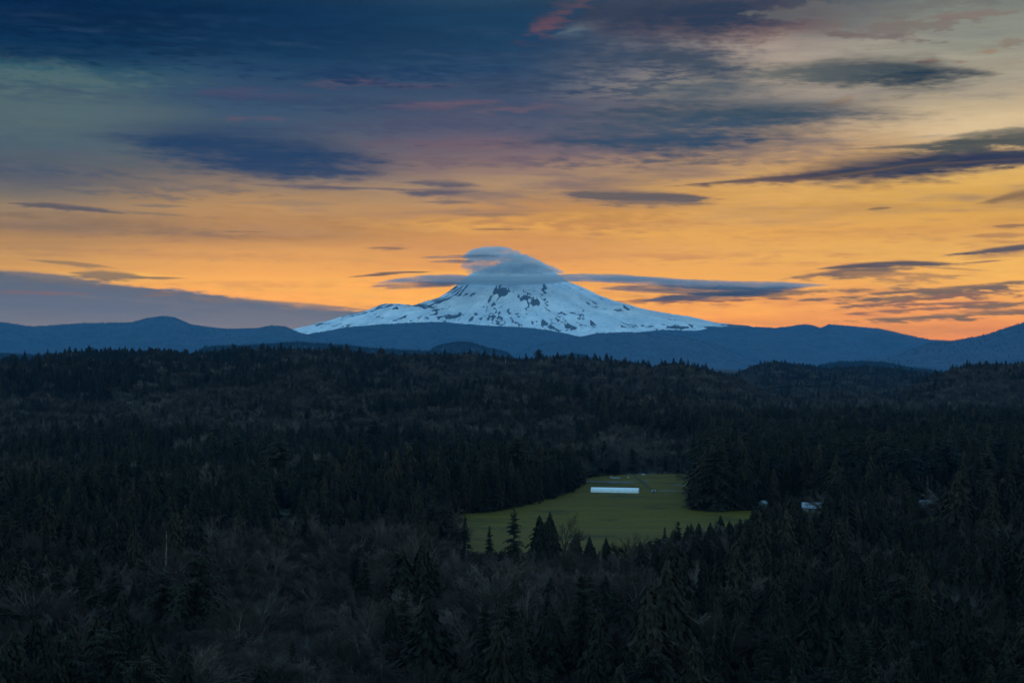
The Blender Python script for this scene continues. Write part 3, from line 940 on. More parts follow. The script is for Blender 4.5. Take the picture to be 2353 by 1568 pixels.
def snag_mb(rng, hgt=18.0):
    """A thin grey dying conifer: a bare pole with short broken branches."""
    tr, cr = MB(), MB()
    tr.tube((0, 0, 0), (0.2, 0, hgt), 0.24, 0.04, 5)
    for i in range(60):
        t = rng.uniform(0.3, 0.98)
        a = rng.uniform(0, 6.28)
        L = (1 - t) * 2.6 * rng.uniform(0.5, 1.2) + 0.4
        p = Vector((0.2 * t, 0, hgt * t))
        q = p + Vector((math.cos(a) * L, math.sin(a) * L, -0.1 * L))
        cr.tube(p, q, 0.05, 0.02, 3)
        for k in range(5):
            o = p.lerp(q, rng.uniform(0.3, 1))
            e = o + Vector((rng.uniform(-.5, .5), rng.uniform(-.5, .5), rng.uniform(-.7, .2)))
            s = Vector((0.03, 0.03, 0))
            cr.tri(tuple(o - s), tuple(o + s), tuple(e))
    return tr, cr


rng = random.Random(7)
KINDS = {}                                                   # kind -> list of (trunk mesh, crown mesh, whole mesh, height)


def add_kind(kind, pairs, trunk_mat, crown_mat, name_crown='crown'):
    out = []
    for tr, cr, h in pairs:
        whole = tr.merged(cr, 1)
        out.append((tr.mesh('trunk', trunk_mat), cr.mesh(name_crown, crown_mat), whole.mesh(kind, [trunk_mat, crown_mat]), h))
    KINDS[kind] = out


add_kind('fir_tree', [(*fir_mb(rng, 30, rng.uniform(4.6, 6.0), rng.choice((28, 32, 36)), rng.uniform(0.05, 0.16), 0.1, rng.uniform(0.85, 1.15), rng.uniform(0.55, 0.8)), 30.0) for _ in range(6)]
         + [(*fir_mb(rng, 30, 6.6, 20, 0.14, 0.4, 0.9, 0.62), 30.0), (*fir_mb(rng, 24, 7.4, 24, 0.10, 0.25, 1.2, 0.42), 24.0), (*fir_mb(rng, 26, 6.6, 22, 0.04, 0.2, 1.3, 0.5), 26.0),
            (*fir_mb(rng, 30, 4.0, 36, 0.06, 0.0, 1.1, 0.9), 30.0)], m_bark, m_needle)
add_kind('cedar_tree', [(*cedar_mb(rng, 26, rng.uniform(4.6, 6.4), 1600), 26.0) for _ in range(5)], m_bark, m_scale)
add_kind('bare_tree', [(*bare_mb(rng, 18, rng.uniform(6.5, 8.5), 0, rng.choice((8, 9, 10)), rng.uniform(0.15, 0.4), rng.choice((3, 4)), rng.uniform(0.18, 0.3)), 18.0) for _ in range(5)], m_limb, m_twig)
add_kind('pale_tree', [(*poplar_mb(rng, 22), 22.0) for _ in range(3)], m_pale, m_twig)
add_kind('dead_conifer', [(*snag_mb(rng, 18), 18.0) for _ in range(2)], m_pale, m_limb)
# far-off versions of the same trees, with fewer boughs
FAR_FIR = [fir_mb(rng, 30, rng.uniform(4.8, 6.0), 13, 0.04, 0.0, 1.0, 0.85) for _ in range(4)]
FAR_FIR = [a.merged(b_, 1).mesh('far_fir', [m_hazed_hill, m_hazed_hill]) for a, b_ in FAR_FIR]  # wears the hill colour with the haze blue painted in
# ---------------------------------------------------------------- fields, tracks and other bare ground
def spot(X, Y, lift=0.0):
    x, y = ground_at(X, Y)
    return Vector((x, y, float(land(x, y)) + lift))


def sheet(name, px, mat, lift, kind='structure', step=14.0):
    """A sheet laid on the land inside an outline given by photo points."""
    poly = [spot(X, Y) for X, Y in px]
    bm = bmesh.new()
    bm.faces.new([bm.verts.new((p.x, p.y, 0)) for p in poly])
    bmesh.ops.triangulate(bm, faces=bm.faces[:])
    for _ in range(3):
        bmesh.ops.subdivide_edges(bm, edges=[e for e in bm.edges if e.calc_length() > step * 2], cuts=1)
        bmesh.ops.triangulate(bm, faces=bm.faces[:])
    for v in bm.verts:
        v.co.z = float(land(v.co.x, v.co.y)) + lift
    bmesh.ops.recalc_face_normals(bm, faces=bm.faces[:])
    if sum(f.normal.z for f in bm.faces) < 0:
        bmesh.ops.reverse_faces(bm, faces=bm.faces[:])
    me = bpy.data.meshes.new(name)
    bm.to_mesh(me); bm.free()
    me.materials.append(mat)
    o = link(name, me, kind=kind)
    return o, [(p.x, p.y) for p in poly]


m_field, t, b = material('pasture', 0.95, 0.1)
ob = tcoord()
sx = E.tree.nodes.new('ShaderNodeSeparateXYZ'); plug(sx.inputs[0], ob)
yy = E(sx.outputs[1])
big = noise(scaled(ob, (0.006, 0.012, 0.01)), 1.0, 5.0, 0.6)
rows = noise(scaled(ob, (0.008, 0.05, 0.01)), 1.0, 5.0, 0.65)
fin = noise(scaled(ob, (0.25, 0.25, 0.25)), 1.0, 3.0, 0.6)
green = ramp(rows * 0.6 + fin * 0.4, [(0.32, (0.058, 0.044, 0.003)), (0.5, (0.088, 0.060, 0.004)), (0.68, (0.125, 0.078, 0.008))])
tan = ramp(rows * 0.6 + fin * 0.4, [(0.3, (0.064, 0.044, 0.006)), (0.5, (0.088, 0.056, 0.009)), (0.7, (0.120, 0.070, 0.016))])
k = sstep(yy + (big - 0.5) * 420.0 + (rows - 0.5) * 160.0, 1160.0, 1000.0)
c_ = mixc(k * 0.8, green, tan)
wet = noise(scaled(ob, (0.016, 0.020, 0.01)), 1.0, 5.0, 0.65)              # wetter, darker hollows and cut strips
c_ = mixc(sstep(wet, 0.52, 0.64, 0.0, 0.7), c_, (0.026, 0.027, 0.005))
wv = yy + (noise(scaled(ob, (0.01, 0.01, 0.01)), 1.0, 2.0, 0.5) - 0.5) * 26.0
for y0_, w_0 in ((1010.0, 2.2), (1118.0, 2.6), (1171.0, 1.6), (1242.0, 2.0)):           # old ditches across the pasture
    dch = mth('ABSOLUTE', wv - y0_)
    c_ = mixc(sstep(dch, w_0, w_0 * 0.3, 0.0, 0.45), c_, (0.020, 0.019, 0.009))
plug(b.inputs[0], c_)
FIELD_PX = [(1036, 1190), (1062, 1179), (1105, 1177), (1190, 1162), (1262, 1144), (1330, 1114), (1343, 1098), (1400, 1092), (1500, 1088.5), (1592, 1088), (1600, 1120), (1590, 1172), (1650, 1174), (1745, 1172),
            (1800, 1168), (1905, 1172), (1905, 1196), (1800, 1215), (1700, 1255), (1600, 1288), (1450, 1296), (1300, 1294), (1150, 1290), (1060, 1280), (1030, 1235)]
_, FIELD = sheet('field', FIELD_PX, m_field, 0.10)
m_soil = plain('bare_soil', (0.046, 0.036, 0.016), 0.95, 0.1, 0.4, 0.3)
m_straw = plain('dry_grass', (0.10, 0.085, 0.048), 0.95, 0.1, 0.35, 0.15)
m_gravel = plain('gravel', (0.12, 0.115, 0.11), 0.95, 0.1, 0.25, 0.3)
sheet('path', [(1452, 1090), (1457, 1090), (1470, 1100), (1484, 1112), (1503, 1127), (1508, 1132), (1498, 1130), (1474, 1112), (1462, 1102)], m_soil, 0.16)
sheet('road', [(1440, 1090.6), (1470, 1088.8), (1530, 1085.2), (1530, 1084.2), (1470, 1087.6), (1440, 1089.6)], m_gravel, 0.22)
sheet('dirt_patch', [(1503, 1127), (1530, 1124), (1560, 1126), (1575, 1128), (1540, 1130), (1512, 1129.5)], m_straw, 0.16)
sheet('dirt_patch', [(1536, 1113), (1560, 1112), (1592, 1112), (1592, 1117), (1560, 1116.5)], m_straw, 0.16)
sheet('dirt_patch', [(1520, 1134), (1532, 1132.6), (1540, 1134), (1530, 1135.4)], m_straw, 0.16)
_, MEADOW_A = sheet('meadow', [(985, 842), (1040, 839), (1125, 840), (1160, 846), (1100, 851), (1010, 851)], m_straw, 0.2, step=30)
_, MEADOW_B = sheet('meadow', [(1585, 899), (1640, 896), (1668, 900), (1650, 906), (1600, 907)], m_straw, 0.2, step=30)
_, YARD_A = sheet('yard', [(1735, 1172), (1790, 1160), (1905, 1166), (1910, 1184), (1800, 1190)], m_field, 0.06)
_, YARD_B = sheet('yard', [(2090, 1172), (2170, 1170), (2185, 1185), (2180, 1212), (2110, 1212)], m_field, 0.06)


def local_axes(p, turn):
    """A frame at p whose x axis runs across the view, turned by some degrees."""
    a = math.atan2(p.x, p.y)
    return -a + R(turn)


def empty(name, loc, rz=0.0, **props):
    o = bpy.data.objects.new(name, None)
    COL.objects.link(o)
    o.location = loc
    o.rotation_euler = (0, 0, rz)
    o.empty_display_size = 0.5
    for k, v in props.items():
        if v is not None:
            o[k] = v
    return o


# ---------------------------------------------------------------- the long white polytunnel
m_poly, t, b = material('white_film', 0.42, 0.4)
f = noise(scaled(tcoord(), (0.5, 0.8, 0.6)), 1.0, 4.0, 0.6)
plug(b.inputs[0], ramp(f, [(0.3, (0.74, 0.75, 0.74)), (0.7, (0.86, 0.87, 0.87))]))
m_hoop = plain('galvanised_hoop', (0.30, 0.32, 0.33), 0.5, 0.4)
m_base = plain('base_board', (0.16, 0.14, 0.12), 0.9)
pa, pb = spot(1358.5, 1131.0), spot(1467.5, 1133.0)
L = (pb - pa).length
tun = empty('polytunnel', (pa + pb) / 2, math.atan2(pb.y - pa.y, pb.x - pa.x), category='greenhouse',
            label='long white plastic covered greenhouse tunnel standing on the green field')
NB, HW, WALL, RISE = 24, 4.2, 1.7, 2.9


def arch(k, s=1.0):
    if k == 0:
        return (-HW * s, 0.05)
    if k == 12:
        return (HW * s, 0.05)
    a = math.pi * (k - 1) / 10
    return (-HW * s * math.cos(a), WALL + RISE * s * math.sin(a) ** 0.85)


for i in range(NB):
    mb = MB()
    x0, x1 = -L / 2 + L * i / NB + 0.03, -L / 2 + L * (i + 1) / NB - 0.03
    xm = (x0 + x1) / 2
    for k in range(12):
        (ya, za), (yb, zb) = arch(k), arch(k + 1)
        (yc, zc), (yd, zd) = arch(k, 0.985), arch(k + 1, 0.985)     # the film sags a little between hoops
        mb.quad((x0, ya, za), (x0, yb, zb), (xm, yd, zd), (xm, yc, zc))
        mb.quad((xm, yc, zc), (xm, yd, zd), (x1, yb, zb), (x1, ya, za))
    link('cover_panel', mb.mesh('cover_panel', m_poly, True), tun)
hoop = MB()
for k in range(12):
    (ya, za), (yb, zb) = arch(k, 1.012), arch(k + 1, 1.012)
    hoop.tube((0, ya, za), (0, yb, zb), 0.05, 0.05, 4)
hme_ = hoop.mesh('hoop', m_hoop)
for i in range(NB + 1):
    link('hoop', hme_, tun, (-L / 2 + L * i / NB, 0, 0))
for sg in (-1, 1):
    mb = MB()
    xe = sg * (L / 2 + 0.06)
    pts = [(xe, *arch(k)) for k in range(13)]
    for k in range(12):
        mb.tri((xe, 0, 1.2), pts[k], pts[k + 1])
    we = link('end_wall', mb.mesh('end_wall', m_poly), tun)
    mb = MB()
    mb.box(xe + sg * 0.02 - 0.03, xe + sg * 0.02 + 0.03, -1.5, 1.5, 0.05, 2.7)
    link('door', mb.mesh('door', m_poly), we)
    mb = MB()
    for y in (-1.55, 1.55):
        mb.box(xe + sg * 0.03 - 0.05, xe + sg * 0.03 + 0.05, y - 0.06, y + 0.06, 0.05, 2.8)
    mb.box(xe + sg * 0.03 - 0.05, xe + sg * 0.03 + 0.05, -1.49, 1.49, 2.72, 2.84)
    link('door_frame', mb.mesh('door_frame', m_hoop), we)
for sg in (-1, 1):
    mb = MB()
    mb.box(-L / 2, L / 2, sg * (HW + 0.1) - 0.06, sg * (HW + 0.1) + 0.06, 0.0, 0.32)
    link('base_rail', mb.mesh('base_rail', m_base), tun)

# low covered crop rows behind it
m_fleece = plain('row_cover', (0.10, 0.10, 0.10), 0.8, 0.2, 0.25, 0.4)
for n, (a, b_, w, lab) in enumerate((((1344, 1107.0), (1456, 1107.8), 1.7, 'long low pale covered crop row behind the greenhouse, nearer the woods'),
                                     ((1400, 1109.8), (1459, 1110.2), 1.1, 'shorter pale covered crop row just behind the white greenhouse'))):
    p, q = spot(*a, 0.1), spot(*b_, 0.1)
    o = empty('row_cover', (p + q) / 2, math.atan2(q.y - p.y, q.x - p.x), category='crop cover', label=lab)
    LL = (q - p).length
    mb = MB()
    ns = 40
    for i in range(ns):
        x0, x1 = -LL / 2 + LL * i / ns, -LL / 2 + LL * (i + 1) / ns
        for k in range(6):
            a0, a1 = math.pi * k / 6, math.pi * (k + 1) / 6
            s0 = 1 + 0.12 * math.sin(i * 2.3); s1 = 1 + 0.12 * math.sin((i + 1) * 2.3)
            mb.quad((x0, -w * math.cos(a0), 0.9 * s0 * math.sin(a0)), (x0, -w * math.cos(a1), 0.9 * s0 * math.sin(a1)),
                    (x1, -w * math.cos(a1), 0.9 * s1 * math.sin(a1)), (x1, -w * math.cos(a0), 0.9 * s1 * math.sin(a0)))
    link('cover', mb.mesh('cover', m_fleece, True), o)
    for x in (-LL / 2 - 0.15, LL / 2 + 0.15):
        mb = MB(); mb.box(x - 0.14, x + 0.14, -w, w, 0, 0.3)
        link('end_board', mb.mesh('end_board', m_base), o)

# small things about the farm
m_white = plain('white_paint', (0.30, 0.31, 0.32), 0.6, 0.3, 0.1, 0.6)
m_dark = plain('dark_metal', (0.02, 0.02, 0.022), 0.5, 0.4)
m_tarp = plain('pale_tarp', (0.16, 0.24, 0.28), 0.5, 0.3, 0.25, 0.5)
m_tyre = plain('rubber', (0.012, 0.012, 0.012), 0.9)
m_glass, t, b = material('window_glass', 0.08, 0.6); b.inputs[0].default_value = (0.02, 0.025, 0.03, 1)


def tarp(X, Y, w, d, h, mat, lab, cat='tarp', name='tarp'):
    p = spot(X, Y, 0.12)
    n1, n2 = 14, 6
    V_ = []
    r_ = random.Random(int(X))
    for j in range(n2):
        for i in range(n1):
            u_, v_ = i / (n1 - 1), j / (n2 - 1)
            z = h * (4 * u_ * (1 - u_)) ** 0.6 * (4 * v_ * (1 - v_)) ** 0.6 * r_.uniform(0.5, 1.0)
            V_.append(((u_ - .5) * w, (v_ - .5) * d, z))
    me = mesh_np(name, V_, grid_faces(n2, n1), mat, True)
    o = link(name, me, loc=p, label=lab, category=cat)
    o.rotation_euler.z = local_axes(p, 4)
    return o


tarp(1414, 1097.6, 9.5, 4.0, 0.7, m_tarp, 'pale blue tarp lying on the grass behind the crop rows, left of the track')
tarp(1351, 1092.5, 8.5, 2.4, 0.6, m_fleece, 'grey tarp at the edge of the woods at the far left of the field')
tarp(1478, 1090.2, 4.6, 2.2, 0.9, m_white, 'white sheet heaped by the gravel road at the far edge of the field')
tarp(1494, 1090.0, 3.4, 2.2, 0.8, m_straw, 'straw coloured heap beside the gravel road at the field edge', 'heap', 'straw_heap')

for (X, Y, lab) in ((1403.5, 1098.0, 'white tank beside the pale blue tarp on the grass'), (1443, 1098.2, 'white tank standing alone right of the farm track'),
                    (1363.5, 1088.4, 'white tank at the foot of the bare trees behind the field')):
    p = spot(X, Y)
    o = empty('water_tank', p, local_axes(p, 0), category='tank', label=lab)
    mb = MB()
    mb.tube((0, 0, 0.15), (0, 0, 1.35), 0.78, 0.78, 12)
    mb.tube((0, 0, 1.35), (0, 0, 1.7), 0.78, 0.3, 12, cap=True)
    link('tank_body', mb.mesh('tank_body', m_white, True), o)
    mb = MB(); mb.box(-0.9, 0.9, -0.9, 0.9, 0, 0.15)
    link('pallet', mb.mesh('pallet', m_base), o)

p = spot(1484.5, 1107.5)
o = empty('field_shelter', p, local_axes(p, 12), category='shelter', label='small rounded grey animal shelter on the grass right of the track')
mb = MB()
for k in range(8):
    a0, a1 = math.pi * k / 8, math.pi * (k + 1) / 8
    for (x0, x1) in ((-1.7, 0.0), (0.0, 1.7)):
        mb.quad((x0, -1.5 * math.cos(a0), 1.9 * math.sin(a0)), (x0, -1.5 * math.cos(a1), 1.9 * math.sin(a1)), (x1, -1.5 * math.cos(a1), 1.9 * math.sin(a1)), (x1, -1.5 * math.cos(a0), 1.9 * math.sin(a0)))
link('curved_roof', mb.mesh('curved_roof', m_gravel, True), o)
mb = MB()
for k in range(8):
    a0, a1 = math.pi * k / 8, math.pi * (k + 1) / 8
    mb.tri((-1.6, 0, 0), (-1.6, -1.45 * math.cos(a0), 1.85 * math.sin(a0)), (-1.6, -1.45 * math.cos(a1), 1.85 * math.sin(a1)))
link('back_wall', mb.mesh('back_wall', m_base), o)

p = spot(1501, 1131.5)
o = empty('farm_trailer', p, local_axes(p, 8), category='trailer', label='small white farm trailer with a dark opening parked at the end of the track')
mb = MB(); mb.box(-1.9, 1.9, -1.0, 1.0, 0.55, 2.2)
bd = link('body', mb.mesh('body', m_white), o)
mb = MB(); mb.box(-0.7, 1.0, -1.03, -1.003, 0.8, 1.9)
link('hatch', mb.mesh('hatch', m_dark), bd)
mb = MB(); mb.box(1.9, 3.2, -0.06, 0.06, 0.5, 0.62)
link('drawbar', mb.mesh('drawbar', m_dark), o)
mb = MB(); mb.tube((0, -0.12, 0), (0, 0.12, 0), 0.38, 0.38, 12, cap=True); mb.tube((0, 0.12, 0), (0, -0.12, 0), 0.379, 0.379, 12, cap=True)
wme = mb.mesh('wheel', m_tyre)
for x in (-0.6, 0.6):
    for y in (-1.14, 1.14):
        link('wheel', wme, o, (x, y, 0.38))

# ---------------------------------------------------------------- buildings
m_tin = plain('pale_tin_roof', (0.27, 0.29, 0.33), 0.45, 0.4, 0.12, 0.3)
m_shingle = plain('grey_shingles', (0.15, 0.155, 0.16), 0.9, 0.15, 0.3, 0.6)
m_siding = plain('white_siding', (0.36, 0.38, 0.37), 0.8, 0.2, 0.12, 0.5)
m_board = plain('weathered_boards', (0.16, 0.17, 0.16), 0.9, 0.1, 0.25, 0.6)
m_greenw = plain('green_siding', (0.13, 0.18, 0.16), 0.85, 0.1, 0.2, 0.6)


def gable(root, x0, x1, y0, y1, zw, zr, wall, roof, ov=0.45, wname='wall', rname='roof', seams=0, axis='x'):
    """Walls with gable ends and a roof of two thick slopes, ridge along x or y."""
    mb = MB()
    sw = (lambda p: p) if axis == 'x' else (lambda p: (p[1], p[0], p[2]))
    ym = (y0 + y1) / 2
    A, B_, C_, D_ = (x0, y0, 0), (x1, y0, 0), (x1, y1, 0), (x0, y1, 0)
    a, b_, c, d = (x0, y0, zw), (x1, y0, zw), (x1, y1, zw), (x0, y1, zw)
    for q in ((A, B_, b_, a), (C_, D_, d, c)):
        mb.quad(*[sw(p) for p in q])
    for q in ((B_, C_, c, (x1, ym, zr), b_), (D_, A, a, (x0, ym, zr), d)):
        n = len(mb.v); mb.v += [sw(p) for p in q]; mb.f.append(tuple(range(n, n + 5))); mb.m.append(0)
    w_ = link(wname, mb.mesh(wname, wall), root)
    sl = (zr - zw) / (ym - y0)
    mb = MB()
    for sg in (-1, 1):
        ye = ym + sg * ((y1 - y0) / 2 + ov)
        ze = zw - sl * ov
        P = [(x0 - ov, ye, ze + 0.03), (x1 + ov, ye, ze + 0.03), (x1 + ov, ym, zr + 0.03), (x0 - ov, ym, zr + 0.03)]
        Q = [(p[0], p[1], p[2] + 0.16) for p in P]
        mb.quad(*[sw(p) for p in Q]); mb.quad(*[sw(p) for p in P[::-1]])
        for i in range(4):
            j = (i + 1) % 4
            mb.quad(sw(P[i]), sw(P[j]), sw(Q[j]), sw(Q[i]))
        for s in range(seams):                                  # standing seams
            xs = x0 + (x1 - x0) * (s + 0.5) / seams
            e = [(xs - 0.04, ye, ze + 0.19), (xs + 0.04, ye, ze + 0.19), (xs + 0.04, ym, zr + 0.19), (xs - 0.04, ym, zr + 0.19)]
            g_ = [(p[0], p[1], p[2] + 0.07) for p in e]
            mb.quad(*[sw(p) for p in g_]); mb.quad(sw(e[0]), sw(e[1]), sw(g_[1]), sw(g_[0]))
            mb.quad(sw(e[0]), sw(e[3]), sw(g_[3]), sw(g_[0])); mb.quad(sw(e[1]), sw(e[2]), sw(g_[2]), sw(g_[1]))
    return w_, link(rname, mb.mesh(rname, roof), root)


def opening(root, x, y, z, w, h, name='window', mat=None, frame=None, face='y'):
    """A window or door: a frame proud of the wall with a recessed pane."""
    fr, pn = MB(), MB()
    t_ = 0.09
    if face == 'y':
        for (a, b_, c, d) in ((x - w / 2, x - w / 2 + t_, z, z + h), (x + w / 2 - t_, x + w / 2, z, z + h), (x - w / 2 + t_, x + w / 2 - t_, z, z + t_), (x - w / 2 + t_, x + w / 2 - t_, z + h - t_, z + h)):
            fr.box(a, b_, y - 0.08, y - 0.003, c, d)
        pn.box(x - w / 2 + t_, x + w / 2 - t_, y - 0.04, y - 0.006, z + t_, z + h - t_)
    else:
        for (a, b_, c, d) in ((y - w / 2, y - w / 2 + t_, z, z + h), (y + w / 2 - t_, y + w / 2, z, z + h), (y - w / 2 + t_, y + w / 2 - t_, z, z + t_), (y - w / 2 + t_, y + w / 2 - t_, z + h - t_, z + h)):
            fr.box(x - 0.08, x - 0.003, a, b_, c, d)
        pn.box(x - 0.04, x - 0.006, y - w / 2 + t_, y + w / 2 - t_, z + t_, z + h - t_)
    f_ = link(name, fr.mesh(name, frame or m_white), root)
    link('pane' if name == 'window' else 'leaf', pn.mesh('pane', mat or m_glass), f_)


# barn with the pale metal roof
p = spot(1872, 1174)
o = empty('barn', p, local_axes(p, -6), category='barn', label='barn with a pale metal roof and a lower lean-to behind the front trees')
gable(o, -10.5, 9, 1.0, 10.5, 3.0, 6.4, m_board, m_tin, seams=16)
gable(o, -7.0, 1.0, -4.5, 3.2, 2.5, 4.6, m_board, m_tin, wname='lean_to_wall', rname='lean_to_roof', seams=7)
opening(o, -3.4, -4.5, 0.05, 2.4, 2.2, 'door', m_dark, m_board)
opening(o, -9.0, 1.0, 1.1, 0.9, 1.0)
opening(o, 3.2, 1.0, 0.05, 2.6, 2.4, 'door', m_dark, m_board)
opening(o, 6.6, 1.0, 1.1, 0.9, 1.0)
# shed at the field edge
p = spot(1752, 1166)
o = empty('shed', p, local_axes(p, -24), category='shed', label='small green walled shed with a pale pitched roof at the edge of the field')
gable(o, -3.4, 3.4, -2.6, 2.6, 3.6, 5.4, m_greenw, m_tin, seams=6, axis='y')
opening(o, 0.0, -3.4, 0.05, 2.2, 2.4, 'door', m_dark, m_greenw)
opening(o, -2.6, 1.8, 1.2, 0.8, 0.9, face='x')
# white farmhouse
p = spot(2130, 1174)
o = empty('farmhouse', p, local_axes(p, 14), category='house', label='white two storey farmhouse with a grey roof in front of the pale bare trees')
w_, r_ = gable(o, -6.2, 6.2, 0.5, 7.5, 4.6, 8.2, m_siding, m_shingle)
mb = MB(); mb.box(2.6, 3.4, 3.6, 4.4, 6.6, 9.2)
link('chimney', mb.mesh('chimney', m_board), r_)
gable(o, -5.2, -1.2, -2.2, 4.0, 4.4, 6.6, m_siding, m_shingle, wname='wing_wall', rname='wing_roof', axis='x')
for x in (-4.4, -2.0):
    opening(o, x, -2.2, 2.6, 0.9, 1.3)
    opening(o, x, -2.2, 0.7, 0.9, 1.3)
for x in (0.6, 2.6, 4.8):
    opening(o, x, 0.5, 2.9, 0.9, 1.3)
opening(o, 0.6, 0.5, 0.7, 0.9, 1.3)
opening(o, 4.8, 0.5, 0.7, 0.9, 1.3)
opening(o, 2.6, 0.5, 0.05, 1.0, 2.1, 'door', m_dark)
# long low house deep in the valley at the left
m_moss = plain('mossy_roof', (0.035, 0.036, 0.022), 0.95, 0.1, 0.3, 0.6)
m_cream = plain('cream_siding', (0.20, 0.19, 0.14), 0.8, 0.2, 0.1, 0.6)
p = spot(652, 1184)
o = empty('cottage', p, local_axes(p, 3), category='house', label='long low cream coloured cottage half hidden in the woods at the left')
gable(o, -6.5, 6.5, 0, 6, 2.7, 4.3, m_cream, m_moss)
for x in (-5.2, -3.2, 2.4, 4.6):
    opening(o, x, 0, 0.9, 1.2, 1.2)
opening(o, -0.6, 0, 0.05, 1.0, 2.1, 'door', m_dark)
# pair of outbuildings seen as specks on the far slope
for (X, Y, w, lab) in ((645, 1021, 5.0, 'tiny pale cabin among bare trees on the far wooded slope'), (1515, 988, 6.0, 'tiny pale cabin roof below the slope above the field')):
    p = spot(X, Y)
    o = empty('cabin', p, local_axes(p, 10), category='cabin', label=lab)
    gable(o, -w, w, -3, 3, 2.6, 5.0, m_siding, m_tin)
    opening(o, 0, -3, 0.05, 1.1, 2.1, 'door', m_dark)
    for x in (-0.55 * w, 0.55 * w):
        opening(o, x, -3, 1.0, 1.0, 1.0)

# ---------------------------------------------------------------- poles
m_pole = plain('weathered_pole', (0.30, 0.29, 0.27), 0.9, 0.1, 0.15, 0.5)


def pole(X, Y, h, lab, two=False):
    p = spot(X, Y)
    o = empty('power_pylon' if two else 'utility_pole', p, local_axes(p, 20), category='pylon' if two else 'pole', label=lab)
    mb = MB()
    if two:
        for x in (-2.6, 2.6):
            q = MB(); q.tube((x, 0, 0), (x * 0.9, 0, h), 0.30, 0.22, 8)
            link('leg', q.mesh('leg', m_pole), o)
        q = MB(); q.box(-5.2, 5.2, -0.18, 0.18, h * 0.86, h * 0.86 + 0.4)
        link('crossarm', q.mesh('crossarm', m_pole), o)
        for sg in (-1, 1):
            q = MB(); q.tube((-2.5 * sg, 0.3 * sg, h * 0.45), (2.5 * sg, 0.3 * sg, h * 0.82), 0.12, 0.12, 5)
            link('brace', q.mesh('brace', m_pole), o)
        for x in (-4.8, 0, 4.8):
            q = MB(); q.tube((x, 0, h * 0.86), (x, 0, h * 0.86 - 1.4), 0.14, 0.14, 6)
            link('insulator', q.mesh('insulator', m_pole), o)
    else:
        q = MB(); q.tube((0, 0, 0), (0, 0, h), 0.42, 0.28, 8)
        link('post', q.mesh('post', m_pole), o)
        q = MB(); q.box(-1.6, 1.6, -0.12, 0.12, h * 0.93, h * 0.93 + 0.25)
        link('crossarm', q.mesh('crossarm', m_pole), o)


pole(1161, 846, 25, 'tall pale pole standing on the ridge right of the brown meadow')
pole(772, 1008, 15, 'twin legged power pylon on the dark slope left of centre', True)
pole(296, 940, 15, 'twin legged power pylon high on the slope at the far left', True)
# ---------------------------------------------------------------- the woods
def to_photo(x, y, z):
    """Photo point where a place in the valley is seen."""
    c, s = math.cos(PITCH), math.sin(PITCH)
    f = y * c + z * s
    w = -y * s + z * c
    return CX + FPX * x / f, CY - FPX * w / f


def inside(poly, x, y):
    x, y = np.asarray(x), np.asarray(y)
    r = np.zeros(x.shape, bool)
    n = len(poly)
    for i in range(n):
        (x0, y0), (x1, y1) = poly[i], poly[(i + 1) % n]
        c = ((y0 > y) != (y1 > y)) & (x < (x1 - x0) * (y - y0) / (y1 - y0 + 1e-12) + x0)
        r ^= c
    return r


g_ = np.random.default_rng(11)
HEROES = []                                                  # (kind, x, y, z, height, variant, label, group)


def hero(kind, X, Ytop, Ybase, variant, label, group=None, dist=None):
    if dist:
        u, _ = look(X, Ytop)
        x, y = dist * math.sin(R(u)), dist * math.cos(R(u))
    else:
        x, y = ground_at(X, Ybase)
    z = float(land(x, y))
    r = math.hypot(x, y)
    h = r * math.tan(R(look(X, Ytop)[1])) - z
    HEROES.append((kind, x, y, z, h, variant, label, group))


# along the near edge of the field
hero('fir_tree', 1181, 1168, 1296, 6, 'ragged fir with wide open branches against the near side of the green field')
hero('fir_tree', 1124, 1205, 1304, 2, 'small pointed fir just left of the ragged open branched fir')
hero('fir_tree', 1068, 1182, 1296, 0, 'slim fir at the left corner of the green field')
hero('cedar_tree', 1239, 1181, 1302, 1, 'left of the twin cedar tops against the green field')
hero('cedar_tree', 1263, 1174, 1304, 3, 'right and taller of the twin cedar tops against the green field')
hero('bare_tree', 1297, 1186, 1300, 0, 'bare twiggy tree just right of the twin cedar tops')
hero('cedar_tree', 1323, 1222, 1306, 2, 'low cedar between two bare trees at the near edge of the field')
hero('cedar_tree', 1354, 1228, 1308, 0, 'rounded cedar below the middle of the greenhouse, at the near field edge')
hero('cedar_tree', 1392, 1232, 1312, 4, 'broad cedar left of the large spreading bare tree')
hero('bare_tree', 1445, 1218, 1322, 2, 'large spreading bare tree with visible limbs in front of the field')
hero('cedar_tree', 1471, 1240, 1320, 1, 'narrow cedar just right of the large spreading bare tree')
hero('fir_tree', 1527, 1208, 1306, 3, 'fir at the left end of the rise of trees closing the field at the right')
hero('fir_tree', 1557, 1195, 1304, 1, 'pointed fir below the round cedar clump, second from the field gap')
hero('cedar_tree', 1588, 1200, 1302, 0, 'brownish cedar below the round cedar clump in the field')
hero('cedar_tree', 1655, 1182, 1298, 2, 'tall cedar at the right end of the field near edge')
hero('fir_tree', 1700, 1190, 1300, 4, 'fir below the green shed at the right end of the field')
